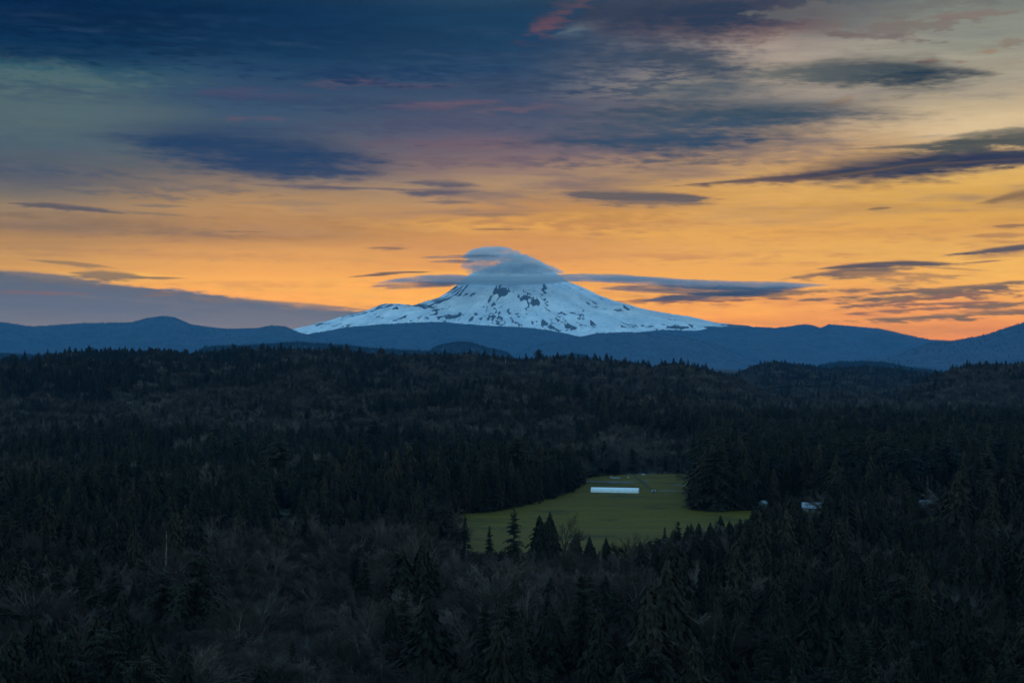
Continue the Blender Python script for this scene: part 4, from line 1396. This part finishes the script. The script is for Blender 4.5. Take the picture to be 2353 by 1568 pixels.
# row along the left edge of the field
for i, (X, Yt, Yb, k, v) in enumerate(((1116, 1088, 1177, 'fir_tree', 0), (1142, 1078, 1173, 'cedar_tree', 0), (1166, 1074, 1169, 'fir_tree', 3), (1190, 1068, 1164, 'cedar_tree', 3),
                                       (1214, 1070, 1158, 'cedar_tree', 1), (1238, 1060, 1152, 'fir_tree', 4), (1262, 1062, 1146, 'cedar_tree', 2), (1284, 1056, 1139, 'fir_tree', 1),
                                       (1306, 1060, 1131, 'cedar_tree', 4), (1324, 1066, 1121, 'cedar_tree', 0))):
    nth = ('first', 'second', 'third', 'fourth', 'fifth', 'sixth', 'seventh', 'eighth', 'ninth', 'tenth')[9 - i]
    hero(k, X, Yt, Yb, v, nth + ' tree from the greenhouse in the dark row along the left field edge', 'dark row of conifers along the left edge of the field')
# tall stand left of the row
for (X, Yt, Yb, v, lab) in ((935, 1040, 1166, 5, 'tallest dark fir of the stand left of the field'), (1014, 1050, 1168, 2, 'tall fir right of the tallest fir in the stand left of the field'),
                            (1046, 1058, 1170, 7, 'slender tall fir in the middle of the stand left of the field'), (1074, 1058, 1172, 7, 'slender tall fir nearest the row along the field edge'),
                            (974, 1076, 1168, 3, 'fir between the two tallest firs of the stand left of the field'), (895, 1078, 1172, 1, 'fir on the left flank of the tallest fir in the stand'),
                            (788, 1086, 1192, 4, 'dark fir standing above the leafless woods at the left end of the stand'), (735, 1106, 1200, 0, 'right one of two dark firs at the far left of the stand'),
                            (700, 1104, 1200, 5, 'left one of two dark firs at the far left of the stand')):
    hero('fir_tree', X, Yt, Yb, v, lab)
hero('bare_tree', 1052, 1122, 1180, 3, 'round grey bare tree tucked in front of the slender firs left of the field')
# round cedar clump at the right side of the field
for (X, Yt, Yb, v, lab) in ((1602, 1086, 1171, 1, 'big rounded dark cedar at the left end of the clump in the field'), (1627, 1094, 1170, 3, 'second cedar of the clump in the field, touching the big rounded one'),
                            (1668, 1082, 1172, 0, 'cedar in the middle of the clump right of the field'), (1694, 1076, 1171, 2, 'cedar right of the gap under the clump beside the field'),
                            (1722, 1086, 1172, 4, 'cedar at the right end of the clump, next to the shed')):
    hero('cedar_tree', X, Yt, Yb, v, lab)
hero('fir_tree', 1743, 1048, 1150, 3, 'pointed fir rising behind the right end of the cedar clump')
# pale stems round the farmhouse
for i, (X, Yt, Yb) in enumerate(((2110, 1092, 1168), (2120, 1088, 1166), (2130, 1094, 1166), (2140, 1092, 1165), (2152, 1104, 1166), (2166, 1098, 1166), (2178, 1104, 1167), (2190, 1100, 1168),
                                 (2202, 1106, 1168), (2214, 1104, 1170), (2226, 1110, 1171), (2238, 1112, 1172), (2172, 1112, 1162), (2196, 1114, 1162))):
    hero('pale_tree', X, Yt, Yb, i % 3, 'pale stemmed leafless tree in the grove behind the white farmhouse', 'grove of pale stemmed trees by the farmhouse')
# firs that break the skyline of the dark ridge
for (X, Yt, v, lab) in ((1062, 812, 0, 'fir on the ridge left of the crest trio, above the brown meadow'), (1094, 803, 1, 'broad fir, left of the trio on the ridge crest'), (1114, 801, 5, 'tallest fir of the trio on the ridge crest'),
                        (1135, 809, 2, 'right fir of the trio on the ridge crest'), (990, 817, 3, 'small fir breaking the ridge line below the small round hill'), (1290, 818, 4, 'fir on the ridge under the right slope of the mountain'),
                        (1362, 822, 0, 'pair of firs on the ridge line, left one'), (1381, 822, 3, 'pair of firs on the ridge line, right one'), (600, 790, 7, 'slender fir breaking the ridge line at the left'),
                        (562, 796, 5, 'pointed fir left of the slender one on the left ridge line')):
    hero('fir_tree', X, Yt, None, v, lab, dist=4330)
# tall firs that stand out at the back right
for (X, Yt, v, lab) in ((1775, 950, 1, 'left tall fir of the pair behind the right hand woods'), (1817, 945, 4, 'right tall fir of the pair behind the right hand woods'),
                        (1640, 962, 0, 'tall fir at the left of the dark group behind the field'), (1690, 950, 3, 'tall fir in the middle of the dark group behind the field'), (1724, 944, 2, 'tallest fir of the dark group behind the field'),
                        (1905, 952, 7, 'slender fir, left of two standing above the woods right of the pair'), (1930, 950, 7, 'slender fir, right of two standing above the woods right of the pair'),
                        (2150, 940, 5, 'broad fir standing over the woods at the right')):
    hero('fir_tree', X, Yt, None, v, lab, dist=2150)
# grey dying conifers low in the foreground
for (X, Yt, Yb, v, lab) in ((1062, 1240, 1330, 0, 'thin grey dead conifer below the left corner of the field, left one'), (1072, 1238, 1331, 1, 'thin grey dead conifer below the left corner of the field, right one'),
                            (2200, 1300, 1420, 0, 'thin grey dead conifer in the woods at the lower right'), (1305 + 520, 1260, 1370, 1, 'grey bare pole tree in the woods below the barn')):
    hero('dead_conifer', X, Yt, Yb, v, lab)

# ---- every other tree: jittered rows, kind and size by place
parts_ = []
for (r0, r1, s) in ((395, 1000, 7.2), (1000, 1950, 8.6), (1950, 3000, 10.5), (3000, 5400, 13.0), (5400, 9800, 18.0)):
    n = int(r1 * math.sin(R(22)) * 2 / s) + 2
    m = int((r1 - r0 * 0.9) / s) + 2
    ix, iy = np.meshgrid(np.arange(n), np.arange(m), indexing='ij')
    x = (ix - n / 2 + 0.5 * (iy % 2)) * s + g_.uniform(-0.42, 0.42, ix.shape) * s
    y = r0 * 0.9 + iy * s + g_.uniform(-0.42, 0.42, ix.shape) * s
    x, y = x.ravel(), y.ravel()
    r = np.hypot(x, y)
    k = (r >= r0) & (r < r1) & (np.abs(np.degrees(np.arctan2(x, y))) < 20.6)
    parts_.append(np.stack([x[k], y[k]], 1))
P = np.concatenate(parts_)
tx, ty = P[:, 0], P[:, 1]
tz = land(tx, ty)
tr_ = np.hypot(tx, ty)
tu = np.degrees(np.arctan2(tx, ty))
PX, PY = to_photo(tx, ty, tz)
keep = np.ones(len(tx), bool)
for poly in (FIELD, MEADOW_A, MEADOW_B, YARD_A, YARD_B):
    keep &= ~inside(poly, tx, ty)
for (X, Y, rad_) in ((1490, 1087, 30), (652, 1184, 13), (645, 1021, 14), (1515, 988, 14), (2130, 1172, 16), (1872, 1172, 16), (1752, 1166, 9)):
    q = spot(X, Y)
    keep &= np.hypot(tx - q.x, ty - q.y) > rad_
for hq in HEROES:
    keep &= np.hypot(tx - hq[1], ty - hq[2]) > (4.5 if hq[0] != 'bare_tree' else 5.5)
# out of sight behind a ridge
gu = np.arange(-21, 21.01, 0.25)
gr = np.arange(300, 10000, 20.0)
GR_, GU_ = np.meshgrid(gr, np.radians(gu), indexing='ij')
lift_ = land(GR_ * np.sin(GU_), GR_ * np.cos(GU_)) + 6.0
hor = np.maximum.accumulate(lift_ / GR_, axis=0)
ir = np.clip(((tr_ - 300) / 20).astype(int) - 2, 0, len(gr) - 1)
iu = np.clip(np.rint((tu + 21) / 0.25).astype(int), 0, len(gu) - 1)
keep &= (tz + 30) / tr_ > hor[ir, iu]


def blob(X, Y, wx_, wy_):
    return np.exp(-((PX - X) / wx_) ** 2 - ((PY - Y) / wy_) ** 2)


thin = g_.random(len(tx))
n1 = fbm(tx / 170, ty / 170, 301, 3)
n2 = fbm(tx / 45, ty / 45, 302, 2)
n3 = fbm(tx / 420, ty / 900, 303, 3)
con = -0.16 - 0.30 * ((tr_ > 2150) & (tr_ < 4000)) + 1.5 * n1 + 1.5 * n2 + 1.5 * n3                 # >0: conifer
con += 0.45 * (tr_ > 4000) * (tr_ < 4700)                                   # along the ridge tops
con += 2.2 * blob(1000, 1165, 330, 42) + 1.3 * blob(760, 1190, 170, 40)
con += 2.4 * ((PX > 1610) & (PY > 1010) & (PY < 1175)) + 1.6 * blob(1560, 1020, 170, 16) + 1.2 * ((PX > 1900) & (PY > 985) & (PY <= 1010))
con -= 2.2 * blob(1470, 1066, 190, 24) + 1.2 * blob(1500, 1045, 130, 14)
con += 0.42 * (PX > 1020) * (PY > 1230) - 0.10 * (PX <= 1020) * (PY > 1260)
con -= 1.2 * blob(2010, 1400, 190, 60) + 0.8 * blob(560, 1330, 330, 60) + 0.7 * blob(640, 1480, 380, 110) + 0.8 * blob(1270, 1420, 130, 50)
con += 1.2 * blob(150, 1240, 300, 60) + 0.8 * blob(500, 1205, 380, 40)
con -= 0.8 * blob(200, 1120, 420, 60) + 0.9 * blob(900, 1010, 420, 22) + 0.8 * blob(1250, 1040, 200, 24) + 0.7 * blob(2000, 930, 260, 30) + 0.9 * blob(1640, 900, 140, 18)
con += 1.0 * blob(700, 900, 700, 18) + 0.7 * blob(1000, 960, 500, 16) + 1.4 * blob(1030, 826, 160, 9)
con += 1.0 * ((PX > 1040) & (PX < 1600) & (PY > 1285) & (PY < 1335))        # the rank of trees that closes the field
conif = con + g_.normal(0, 0.7, len(tx)) > 0
ced = (fbm(tx / 90, ty / 90, 305, 2) + g_.normal(0, 0.3, len(tx))) > np.where(PY > 1240, -0.22, 0.06)
keep &= (conif & (thin < 0.86)) | (~conif) & (thin < np.where(tr_ < 2000, 0.36, 0.92))
pale = (~conif) & (g_.random(len(tx)) < 0.07)
size = np.where(conif, g_.normal(24, 4.5, len(tx)), g_.normal(18.5, 4.2, len(tx)))
big_ = 1 + 0.75 * ((PX > 1610) & (PY > 1010) & (PY < 1180)) + 0.45 * blob(980, 1165, 330, 42) + 0.55 * blob(1560, 1022, 170, 18) + 0.2 * ((PX > 1900) & (PY > 985) & (PY <= 1010)) + 0.45 * blob(1790, 1280, 140, 60)
size = np.where(conif, size * big_, size)
size *= np.where(tr_ > 3600, 0.92, 1.0)
size = np.where(conif & (g_.random(len(tx)) < 0.10), size * 1.32, size)
size = np.where(conif & (g_.random(len(tx)) < 0.30), size * g_.uniform(0.45, 0.75, len(tx)), size)
size = np.clip(size * (1 + 0.55 * fbm(tx / 75, ty / 75, 309, 2)), 6, 52)
# crowns before the field and the farm stay below what is seen beyond them
lim_pts = np.array([(880, -1), (1000, -1), (1035, 1258), (1090, 1254), (1150, 1258), (1210, 1252), (1290, 1246), (1340, 1250), (1400, 1256), (1440, 1262), (1470, 1248), (1500, 1226), (1545, 1206), (1600, 1198),
                    (1655, 1184), (1690, 1190), (1722, 1182), (1733, 1156), (1762, 1152), (1800, 1128), (1834, 1132), (1840, 1172), (1888, 1172), (1896, 1128), (1915, -1), (2085, -1), (2104, 1174), (2152, 1176), (2166, 1140), (2185, -1), (2600, -1)])
limit = np.interp(PX, lim_pts[:, 0], lim_pts[:, 1])
limit = np.where((np.abs(PX - 652) < 24) & (tr_ < 1170), 1179, limit)
near = (PY > 1182) | ((np.abs(PX - 652) < 26))
topv = size - H                                              # height of the tip relative to the eye (valley floor)
_, TY = to_photo(tx, ty, tz + size)
need = near & (TY < limit) & (limit > 0)
room = tr_ * np.tan(np.radians(-(limit - CY) / 59.6) + PITCH) - tz
room = room * g_.uniform(0.74, 0.99, len(tx))
size = np.where(need, np.minimum(size, room), size)
keep &= size > 5.0
tx, ty, tz, tr_, tu, PX, PY, conif, ced, pale, size = (a[keep] for a in (tx, ty, tz, tr_, tu, PX, PY, conif, ced, pale, size))
kind = np.where(conif, np.where(ced, 1, 0), np.where(pale, 3, 2))
fp = np.array(FIELD + FIELD[:1])
sx_, sy_ = [], []
for (xa, ya), (xb, yb) in zip(fp[:-1], fp[1:]):
    n = int(math.hypot(xb - xa, yb - ya) / 2.2)
    q = g_.random(n)
    sx_.append(xa + (xb - xa) * q + g_.normal(0, 3.2, n)); sy_.append(ya + (yb - ya) * q + g_.normal(0, 4.5, n))
sx_, sy_ = np.concatenate(sx_), np.concatenate(sy_)
sk = g_.random(len(sx_)) < 0.75
sx_, sy_ = sx_[sk], sy_[sk]
sz_ = land(sx_, sy_)
n = len(sx_)
tx, ty, tz = np.concatenate([tx, sx_]), np.concatenate([ty, sy_]), np.concatenate([tz, sz_])
tr_ = np.hypot(tx, ty)
size = np.concatenate([size, g_.uniform(1.5, 5.5, n)])
kind = np.concatenate([kind, np.where(g_.random(n) < 0.75, 2, 1)])
TX, TY = to_photo(tx, ty, tz + size)
rot = g_.uniform(0, 6.283, len(tx))
fat = np.where(kind == 0, g_.uniform(1.05, 1.6, len(tx)), g_.uniform(0.95, 1.5, len(tx)))
vari = g_.integers(0, 1000, len(tx))
NAMES = ('fir_tree', 'cedar_tree', 'bare_tree', 'pale_tree')
single = np.zeros(len(tx), bool)


def plant(kind_, x, y, z, h, v, rz, fx, label, group):
    tm, cm, _, bh = KINDS[kind_][v % len(KINDS[kind_])]
    s = h / bh
    o = empty(kind_, (x, y, z - 0.15), rz, label=label, group=group,
              category={'fir_tree': 'fir tree', 'cedar_tree': 'cedar tree', 'bare_tree': 'bare tree', 'pale_tree': 'bare tree', 'dead_conifer': 'dead tree'}[kind_])
    o.scale = (s * fx, s * fx, s)
    for nm, me in (('trunk', tm), ('crown', cm)):
        c = bpy.data.objects.new(nm, me)
        COL.objects.link(c)
        c.parent = o
    return o


used = {}
for (k_, x, y, z, h, v, lab, grp) in HEROES:
    widen = 1.25 if k_ == 'cedar_tree' else 1.0
    if h > 34: widen *= 0.85
    plant(k_, x, y, z, h, v, rng.uniform(0, 6.28), widen, lab, grp or None)
    used[k_] = used.get(k_, 0) + 1

LOOKS = {'fir_tree': 'dark pointed fir', 'cedar_tree': 'dense brownish cedar', 'bare_tree': 'round crowned leafless tree', 'pale_tree': 'pale stemmed leafless tree'}
SIDE = ('at the far left', 'at the left', 'left of the middle', 'right of the middle', 'at the right', 'at the far right')
GROUP = {'fir_tree': 'firs of the lower forest', 'cedar_tree': 'cedars of the lower forest', 'bare_tree': 'leafless trees of the lower forest', 'pale_tree': 'pale stemmed trees among the woods'}
for ki, nm in enumerate(NAMES):
    ok = np.where((kind == ki) & (TX > -15) & (TX < 2367) & (TY < 1556))[0]
    rank = ok[np.argsort(-(size[ok] / tr_[ok]))][:300 - used.get(nm, 0)]
    lo_, hi_ = np.percentile(size[rank], (30, 70))
    for i in rank:
        deep = 'by the bottom edge' if TY[i] > 1450 else ('low in the forest' if TY[i] > 1350 else ('in the upper forest' if TY[i] > 1220 else 'beyond the lower forest'))
        big = 'small ' if size[i] < lo_ else ('tall ' if size[i] > hi_ else 'medium ')
        side_ = SIDE[int(np.clip(TX[i] // 392, 0, 5))]
        if TY[i] <= 1220:
            deep = 'far back' if TY[i] < 1010 else ('in the middle depth' if TY[i] < 1090 else ('in front' if TY[i] < 1150 else 'near the front'))
            side_ = ('of the woods at the far left', 'of the woods at the left', 'of the stand left of the field', 'of the woods behind the field', 'of the woods between field and barn', 'of the woods around the barn',
                     'of the woods between barn and farmhouse', 'of the woods right of the farmhouse')[int(np.searchsorted((390, 780, 1335, 1590, 1770, 1930, 2110), TX[i]))]
        lab = big + LOOKS[nm] + ' ' + deep + ' ' + side_
        plant(nm, tx[i], ty[i], tz[i], size[i], int(vari[i]), rot[i], fat[i], lab, f'{big}{GROUP[nm]}, {deep} {side_}')
    single[rank] = True


# ---- the rest of the wood as masses of instances
def source(name, metas):
    c = bpy.data.collections.new(name)
    hs = []
    for i, (me, h) in enumerate(metas):
        o = bpy.data.objects.new('%s_kind_%02d' % (name, i), me)
        c.objects.link(o)
        hs.append(h)
    return c, np.array(hs)


def mass(name, coll, hs, x, y, z, size_, idx, rz, fx, label):
    me = bpy.data.meshes.new(name)
    n = len(x)
    me.vertices.add(n)
    me.vertices.foreach_set('co', np.stack([x, y, z - 0.2], 1).astype(np.float32).ravel())
    s = size_ / hs[idx]
    a = me.attributes.new('pick', 'INT', 'POINT'); a.data.foreach_set('value', idx.astype(np.int32))
    a = me.attributes.new('turn', 'FLOAT_VECTOR', 'POINT'); a.data.foreach_set('vector', np.stack([0 * rz, 0 * rz, rz], 1).astype(np.float32).ravel())
    a = me.attributes.new('grow', 'FLOAT_VECTOR', 'POINT'); a.data.foreach_set('vector', np.stack([s * fx, s * fx, s], 1).astype(np.float32).ravel())
    me.update()
    o = link(name, me, kind='stuff', label=label)
    ng = bpy.data.node_groups.new(name, 'GeometryNodeTree')
    ng.interface.new_socket('Geometry', in_out='INPUT', socket_type='NodeSocketGeometry')
    ng.interface.new_socket('Geometry', in_out='OUTPUT', socket_type='NodeSocketGeometry')
    N_, Lk = ng.nodes, ng.links
    gi_, go_ = N_.new('NodeGroupInput'), N_.new('NodeGroupOutput')
    ci = N_.new('GeometryNodeCollectionInfo')
    ci.inputs['Collection'].default_value = coll
    ci.inputs['Separate Children'].default_value = True
    ci.inputs['Reset Children'].default_value = True
    ip = N_.new('GeometryNodeInstanceOnPoints')
    ip.inputs['Pick Instance'].default_value = True
    Lk.new(gi_.outputs[0], ip.inputs['Points'])
    Lk.new(ci.outputs[0], ip.inputs['Instance'])
    for nm, dt, sock in (('pick', 'INT', 'Instance Index'), ('turn', 'FLOAT_VECTOR', 'Rotation'), ('grow', 'FLOAT_VECTOR', 'Scale')):
        na = N_.new('GeometryNodeInputNamedAttribute')
        na.data_type = dt
        na.inputs['Name'].default_value = nm
        Lk.new(na.outputs['Attribute'], ip.inputs[sock])
    Lk.new(ip.outputs[0], go_.inputs[0])
    md = o.modifiers.new('scatter', 'NODES')
    md.node_group = ng
    return o


SRC = {}
for ki, nm in enumerate(NAMES):
    SRC[ki] = source('source_' + nm, [(w, h) for _, _, w, h in KINDS[nm]])
BOUNDS = ((0, 1250, 'near'), (1250, 2300, 'middle'), (2300, 11000, 'far'))
WOOD = {0: 'fir_forest', 1: 'cedar_forest', 2: 'leafless_woodland', 3: 'pale_woodland'}
TOLD = {'near': 'filling the forest floor in front of and beside the field', 'middle': 'covering the valley behind the field', 'far': 'covering the long dark ridge'}
SAY = {0: 'mass of dark firs', 1: 'mass of dense cedars', 2: 'mass of grey leafless trees', 3: 'mass of pale stemmed leafless trees'}
for ki in range(4):
    for r0, r1, zone in BOUNDS:
        k = (kind == ki) & ~single & (tr_ >= r0) & (tr_ < r1)
        if k.any():
            mass(WOOD[ki], *SRC[ki], tx[k], ty[k], tz[k], size[k], vari[k] % len(SRC[ki][1]), rot[k], fat[k], SAY[ki] + ' ' + TOLD[zone])
# trees along the crests of the far hills
fx_, fy_, fz_ = [], [], []
for (x, y, z, dd_) in CRESTS:
    d_ = np.hypot(np.diff(x[-8]), np.diff(y[-8])).sum()
    n = int(d_ * (0.9 if dd_ > 20000 else 6.0))
    i = (x.shape[0] - 1.01) * (1 - g_.random(n) ** (1.9 if dd_ > 20000 else 1.2) * 0.97)
    j = g_.uniform(0, x.shape[1] - 1.001, n)
    i0, j0 = i.astype(int), j.astype(int)
    fi, fj = i - i0, j - j0

    def lerp(a):
        return (a[i0, j0] * (1 - fi) + a[i0 + 1, j0] * fi) * (1 - fj) + (a[i0, j0 + 1] * (1 - fi) + a[i0 + 1, j0 + 1] * fi) * fj
    fx_.append(lerp(x)); fy_.append(lerp(y)); fz_.append(lerp(z))
fx_, fy_, fz_ = np.concatenate(fx_), np.concatenate(fy_), np.concatenate(fz_)
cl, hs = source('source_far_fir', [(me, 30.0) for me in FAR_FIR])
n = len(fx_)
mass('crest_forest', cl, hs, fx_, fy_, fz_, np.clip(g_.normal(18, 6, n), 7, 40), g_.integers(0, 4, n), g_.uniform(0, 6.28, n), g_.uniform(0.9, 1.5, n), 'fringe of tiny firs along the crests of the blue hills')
STATS = (len(tx), n, int(single.sum()))
# ---------------------------------------------------------------- clouds wrapped round the mountain
def cloud_mat(name, dens, size, stretch, thr, soft, detail=4.0, white=0.93):
    """Vapour of a given whiteness whose thickness is broken up by noise drawn out along the wind."""
    m = bpy.data.materials.new(name)
    m.use_nodes = True
    t = m.node_tree
    t.nodes.clear()
    E.tree = t
    ob = tcoord('Object')
    f = noise(scaled(ob, (size / stretch, size, size * 1.6)), 1.0, detail, 0.6)
    d = sstep(f, thr - soft, thr + soft) * dens
    v = t.nodes.new('ShaderNodeVolumePrincipled')
    v.inputs['Color'].default_value = (white, white * 1.01, white * 1.03, 1)
    v.inputs['Anisotropy'].default_value = 0.2
    plug(v.inputs['Density'], d)
    o = t.nodes.new('ShaderNodeOutputMaterial')
    t.links.new(v.outputs[0], o.inputs['Volume'])
    m.cycles.homogeneous_volume = False
    m.cycles.volume_step_rate = 0.25
    return m


m_wrap = cloud_mat('cap_vapour', 0.0058, 1 / 190.0, 2.6, 0.51, 0.11, 6.0, 0.82)
m_band = cloud_mat('band_vapour', 0.0050, 1 / 120.0, 9.0, 0.50, 0.11, 6.0, 0.58)  # greyed vapour: its backlit darkness against the sky is put into the colour
m_wisp = cloud_mat('wisp_vapour', 0.0046, 1 / 80.0, 10.0, 0.51, 0.10, 5.0, 0.26)  # greyed further, so the streaks' backlit darkness is painted in too


def ribbon(name, pts, dist, depth, mat, label, seg=18, rag=0.2, lump=90.0):
    """A cloud along a line: (X, top Y, bottom Y) at photo points, with an oval section of the given depth."""
    X = np.array([p[0] for p in pts], float)
    top = np.array([p[1] for p in pts], float)
    bot = np.array([p[2] for p in pts], float)
    xs = np.linspace(X[0], X[-1], 110)

    def curve(v):
        k = np.interp(xs, X, v)
        for _ in range(6):
            k[1:-1] = (k[:-2] + 2 * k[1:-1] + k[2:]) / 4
        return k
    tp, bt = curve(top), curve(bot)
    V_, n = [], len(xs)
    ends = np.clip(np.minimum(xs - xs[0], xs[-1] - xs) / (0.12 * (xs[-1] - xs[0])), 0.004, 1) ** 0.5
    for i in range(n):
        ua, va = look(xs[i], tp[i])
        _, vb = look(xs[i], bt[i])
        x, z1, z0 = dist * tandeg(ua), dist * tandeg(va) / math.cos(R(ua)), dist * tandeg(vb) / math.cos(R(ua))
        zc, hz = (z1 + z0) / 2, max((z1 - z0) / 2 * ends[i] ** 0.5, 1.0)
        for k in range(seg):
            a = 2 * math.pi * k / seg
            k_ = 1 + rag * float(fbm(x / lump + 3.7 * math.cos(a), math.sin(a) * 1.6 + dist, 55, 4)) * 2
            V_.append((x, dist + depth * ends[i] * math.cos(a) * k_, zc + hz * math.sin(a) * k_))
    f = grid_faces(n, seg, wrap=True)
    me = mesh_np(name, V_, f[:, ::-1], mat, True)
    bm = bmesh.new(); bm.from_mesh(me)
    bm.verts.ensure_lookup_table()
    bm.faces.new([bm.verts[k] for k in range(seg)])
    bm.faces.new([bm.verts[(n - 1) * seg + k] for k in range(seg)])
    bmesh.ops.recalc_face_normals(bm, faces=bm.faces[:])
    bm.to_mesh(me); bm.free()
    cen = Vector((0, 0, 0))
    co = np.array(V_); cen = co.mean(0)
    me.transform(Matrix.Translation(-Vector(cen)))
    return link(name, me, loc=tuple(cen), label=label, category='cloud')


CD = MY - 1500.0
ribbon('band_cloud', [(858, 650, 654), (900, 640, 652), (950, 633, 648), (1020, 630.5, 652), (1100, 632, 655), (1180, 633.5, 656), (1260, 631.5, 653), (1320, 628.5, 646), (1400, 630, 648), (1480, 635, 654),
                      (1560, 641, 662), (1640, 644.5, 667), (1720, 646.5, 669), (1800, 647, 665), (1860, 650, 660), (1910, 653, 657)], CD, 520.0, m_band,
       'long thin cloud band crossing in front of the snowy mountain near its top')
ribbon('cap_cloud', [(1060, 588, 594), (1075, 578, 596), (1100, 569.5, 596), (1125, 566, 595), (1150, 568.5, 600), (1172, 574, 606), (1200, 586, 618), (1230, 595, 620), (1255, 607, 627), (1280, 618, 629), (1296, 624, 629)],
       MY - 250.0, 820.0, m_wrap, 'cap cloud sitting over the top of the snowy mountain', rag=0.34, lump=160.0)
ribbon('collar_cloud', [(1058, 606, 618), (1066, 598, 626), (1085, 593, 628), (1110, 590, 624), (1150, 592, 622), (1200, 598, 624), (1240, 606, 626), (1270, 614, 628)],
       MY - 700.0, 380.0, m_wrap, 'ragged collar of cloud below the cap cloud on the left shoulder of the peak', rag=0.45, lump=120.0)
ribbon('wisp_cloud', [(968, 591.5, 593.5), (1000, 588, 593), (1050, 586, 593), (1110, 585, 592), (1150, 586, 590)], MY - 900.0, 300.0, m_wisp, 'upper thin streak of cloud left of the cap cloud')
ribbon('wisp_cloud', [(985, 601, 603), (1020, 597.5, 603.5), (1060, 597, 605), (1090, 599, 604)], MY - 900.0, 300.0, m_wisp, 'lower short streak of cloud left of the cap cloud')
ribbon('wisp_cloud', [(845, 658, 660), (900, 651, 659), (960, 646.5, 656), (1030, 647, 656), (1075, 650, 654)], CD, 300.0, m_wisp, 'wispy streak below the left end of the long cloud band, upper one')
ribbon('wisp_cloud', [(880, 662, 664), (930, 656, 663), (990, 652, 661), (1045, 652, 658)], CD, 300.0, m_wisp, 'wispy streak below the left end of the long cloud band, lower one')
ribbon('wisp_cloud', [(1380, 659, 664), (1450, 655, 670), (1540, 654, 676), (1640, 656, 680), (1740, 658, 676), (1850, 658, 664)], CD, 400.0, m_wisp, 'frayed streaks hanging below the right part of the long cloud band')
ribbon('wisp_cloud', [(1470, 690, 693), (1540, 678, 692), (1610, 670, 690), (1690, 668, 686), (1800, 666, 674)], CD, 400.0, m_wisp, 'slanting frayed cloud streak between the band and the right slope of the mountain')

# ---------------------------------------------------------------- ground mist in the hollows
m_mist = cloud_mat('mist', 0.0010, 1 / 16.0, 1.6, 0.52, 0.10)
m_mist.node_tree.nodes['Principled Volume'].inputs['Color'].default_value = (0.96, 0.86, 0.82, 1)
for (X, Y, sx_, sy_, sz_, lab) in ((60, 1330, 24, 30, 5, 'patch of pale mist among the trees at the far left'), (470, 1590, 34, 26, 9, 'pale mist rising through bare trees at the bottom edge, larger patch'),
                                   (650, 1600, 26, 22, 9, 'pale mist through bare trees at the bottom edge, right hand patch'), (2170, 1450, 12, 40, 8, 'patch of pale mist in the narrow gap at the lower right'),
                                   (2110, 1510, 16, 18, 6, 'smaller patch of mist left of the gap at the lower right')):
    p = spot(X, Y)
    bm = bmesh.new()
    bmesh.ops.create_icosphere(bm, subdivisions=3, radius=1.0)
    q = random.Random(int(X))
    for v in bm.verts:
        k = 1 + 0.12 * math.sin(3.1 * v.co.x + q.random() * 0.2) * math.cos(2.7 * v.co.y)
        v.co = Vector((v.co.x * sx_ * k, v.co.y * sy_ * k, v.co.z * sz_ * k))
    me = bpy.data.meshes.new('mist'); bm.to_mesh(me); bm.free()
    me.materials.append(m_mist)
    link('mist', me, loc=(p.x, p.y, p.z + sz_ + 4.0), kind='stuff', label=lab)
# ---------------------------------------------------------------- the air
HZ = 0.0000084
bm = bmesh.new()
bmesh.ops.create_cube(bm, size=1.0)
hz_top, hz_bot = 2430.0, -H - 12.0
for v in bm.verts:
    v.co = Vector((v.co.x * 2 * (FAR + 300), v.co.y * 2 * (FAR + 300), hz_bot if v.co.z < 0 else hz_top))
hme = bpy.data.meshes.new('haze'); bm.to_mesh(hme); bm.free()
m_haze = bpy.data.materials.new('haze'); m_haze.use_nodes = True
tn = m_haze.node_tree; tn.nodes.clear()
pv = tn.nodes.new('ShaderNodeVolumePrincipled')
pv.inputs['Color'].default_value = (0.12, 0.50, 1.0, 1)
pv.inputs['Density'].default_value = HZ
pv.inputs['Anisotropy'].default_value = 0.0
mo_ = tn.nodes.new('ShaderNodeOutputMaterial')
tn.links.new(pv.outputs[0], mo_.inputs['Volume'])
hme.materials.append(m_haze)
link('haze', hme, kind='stuff')
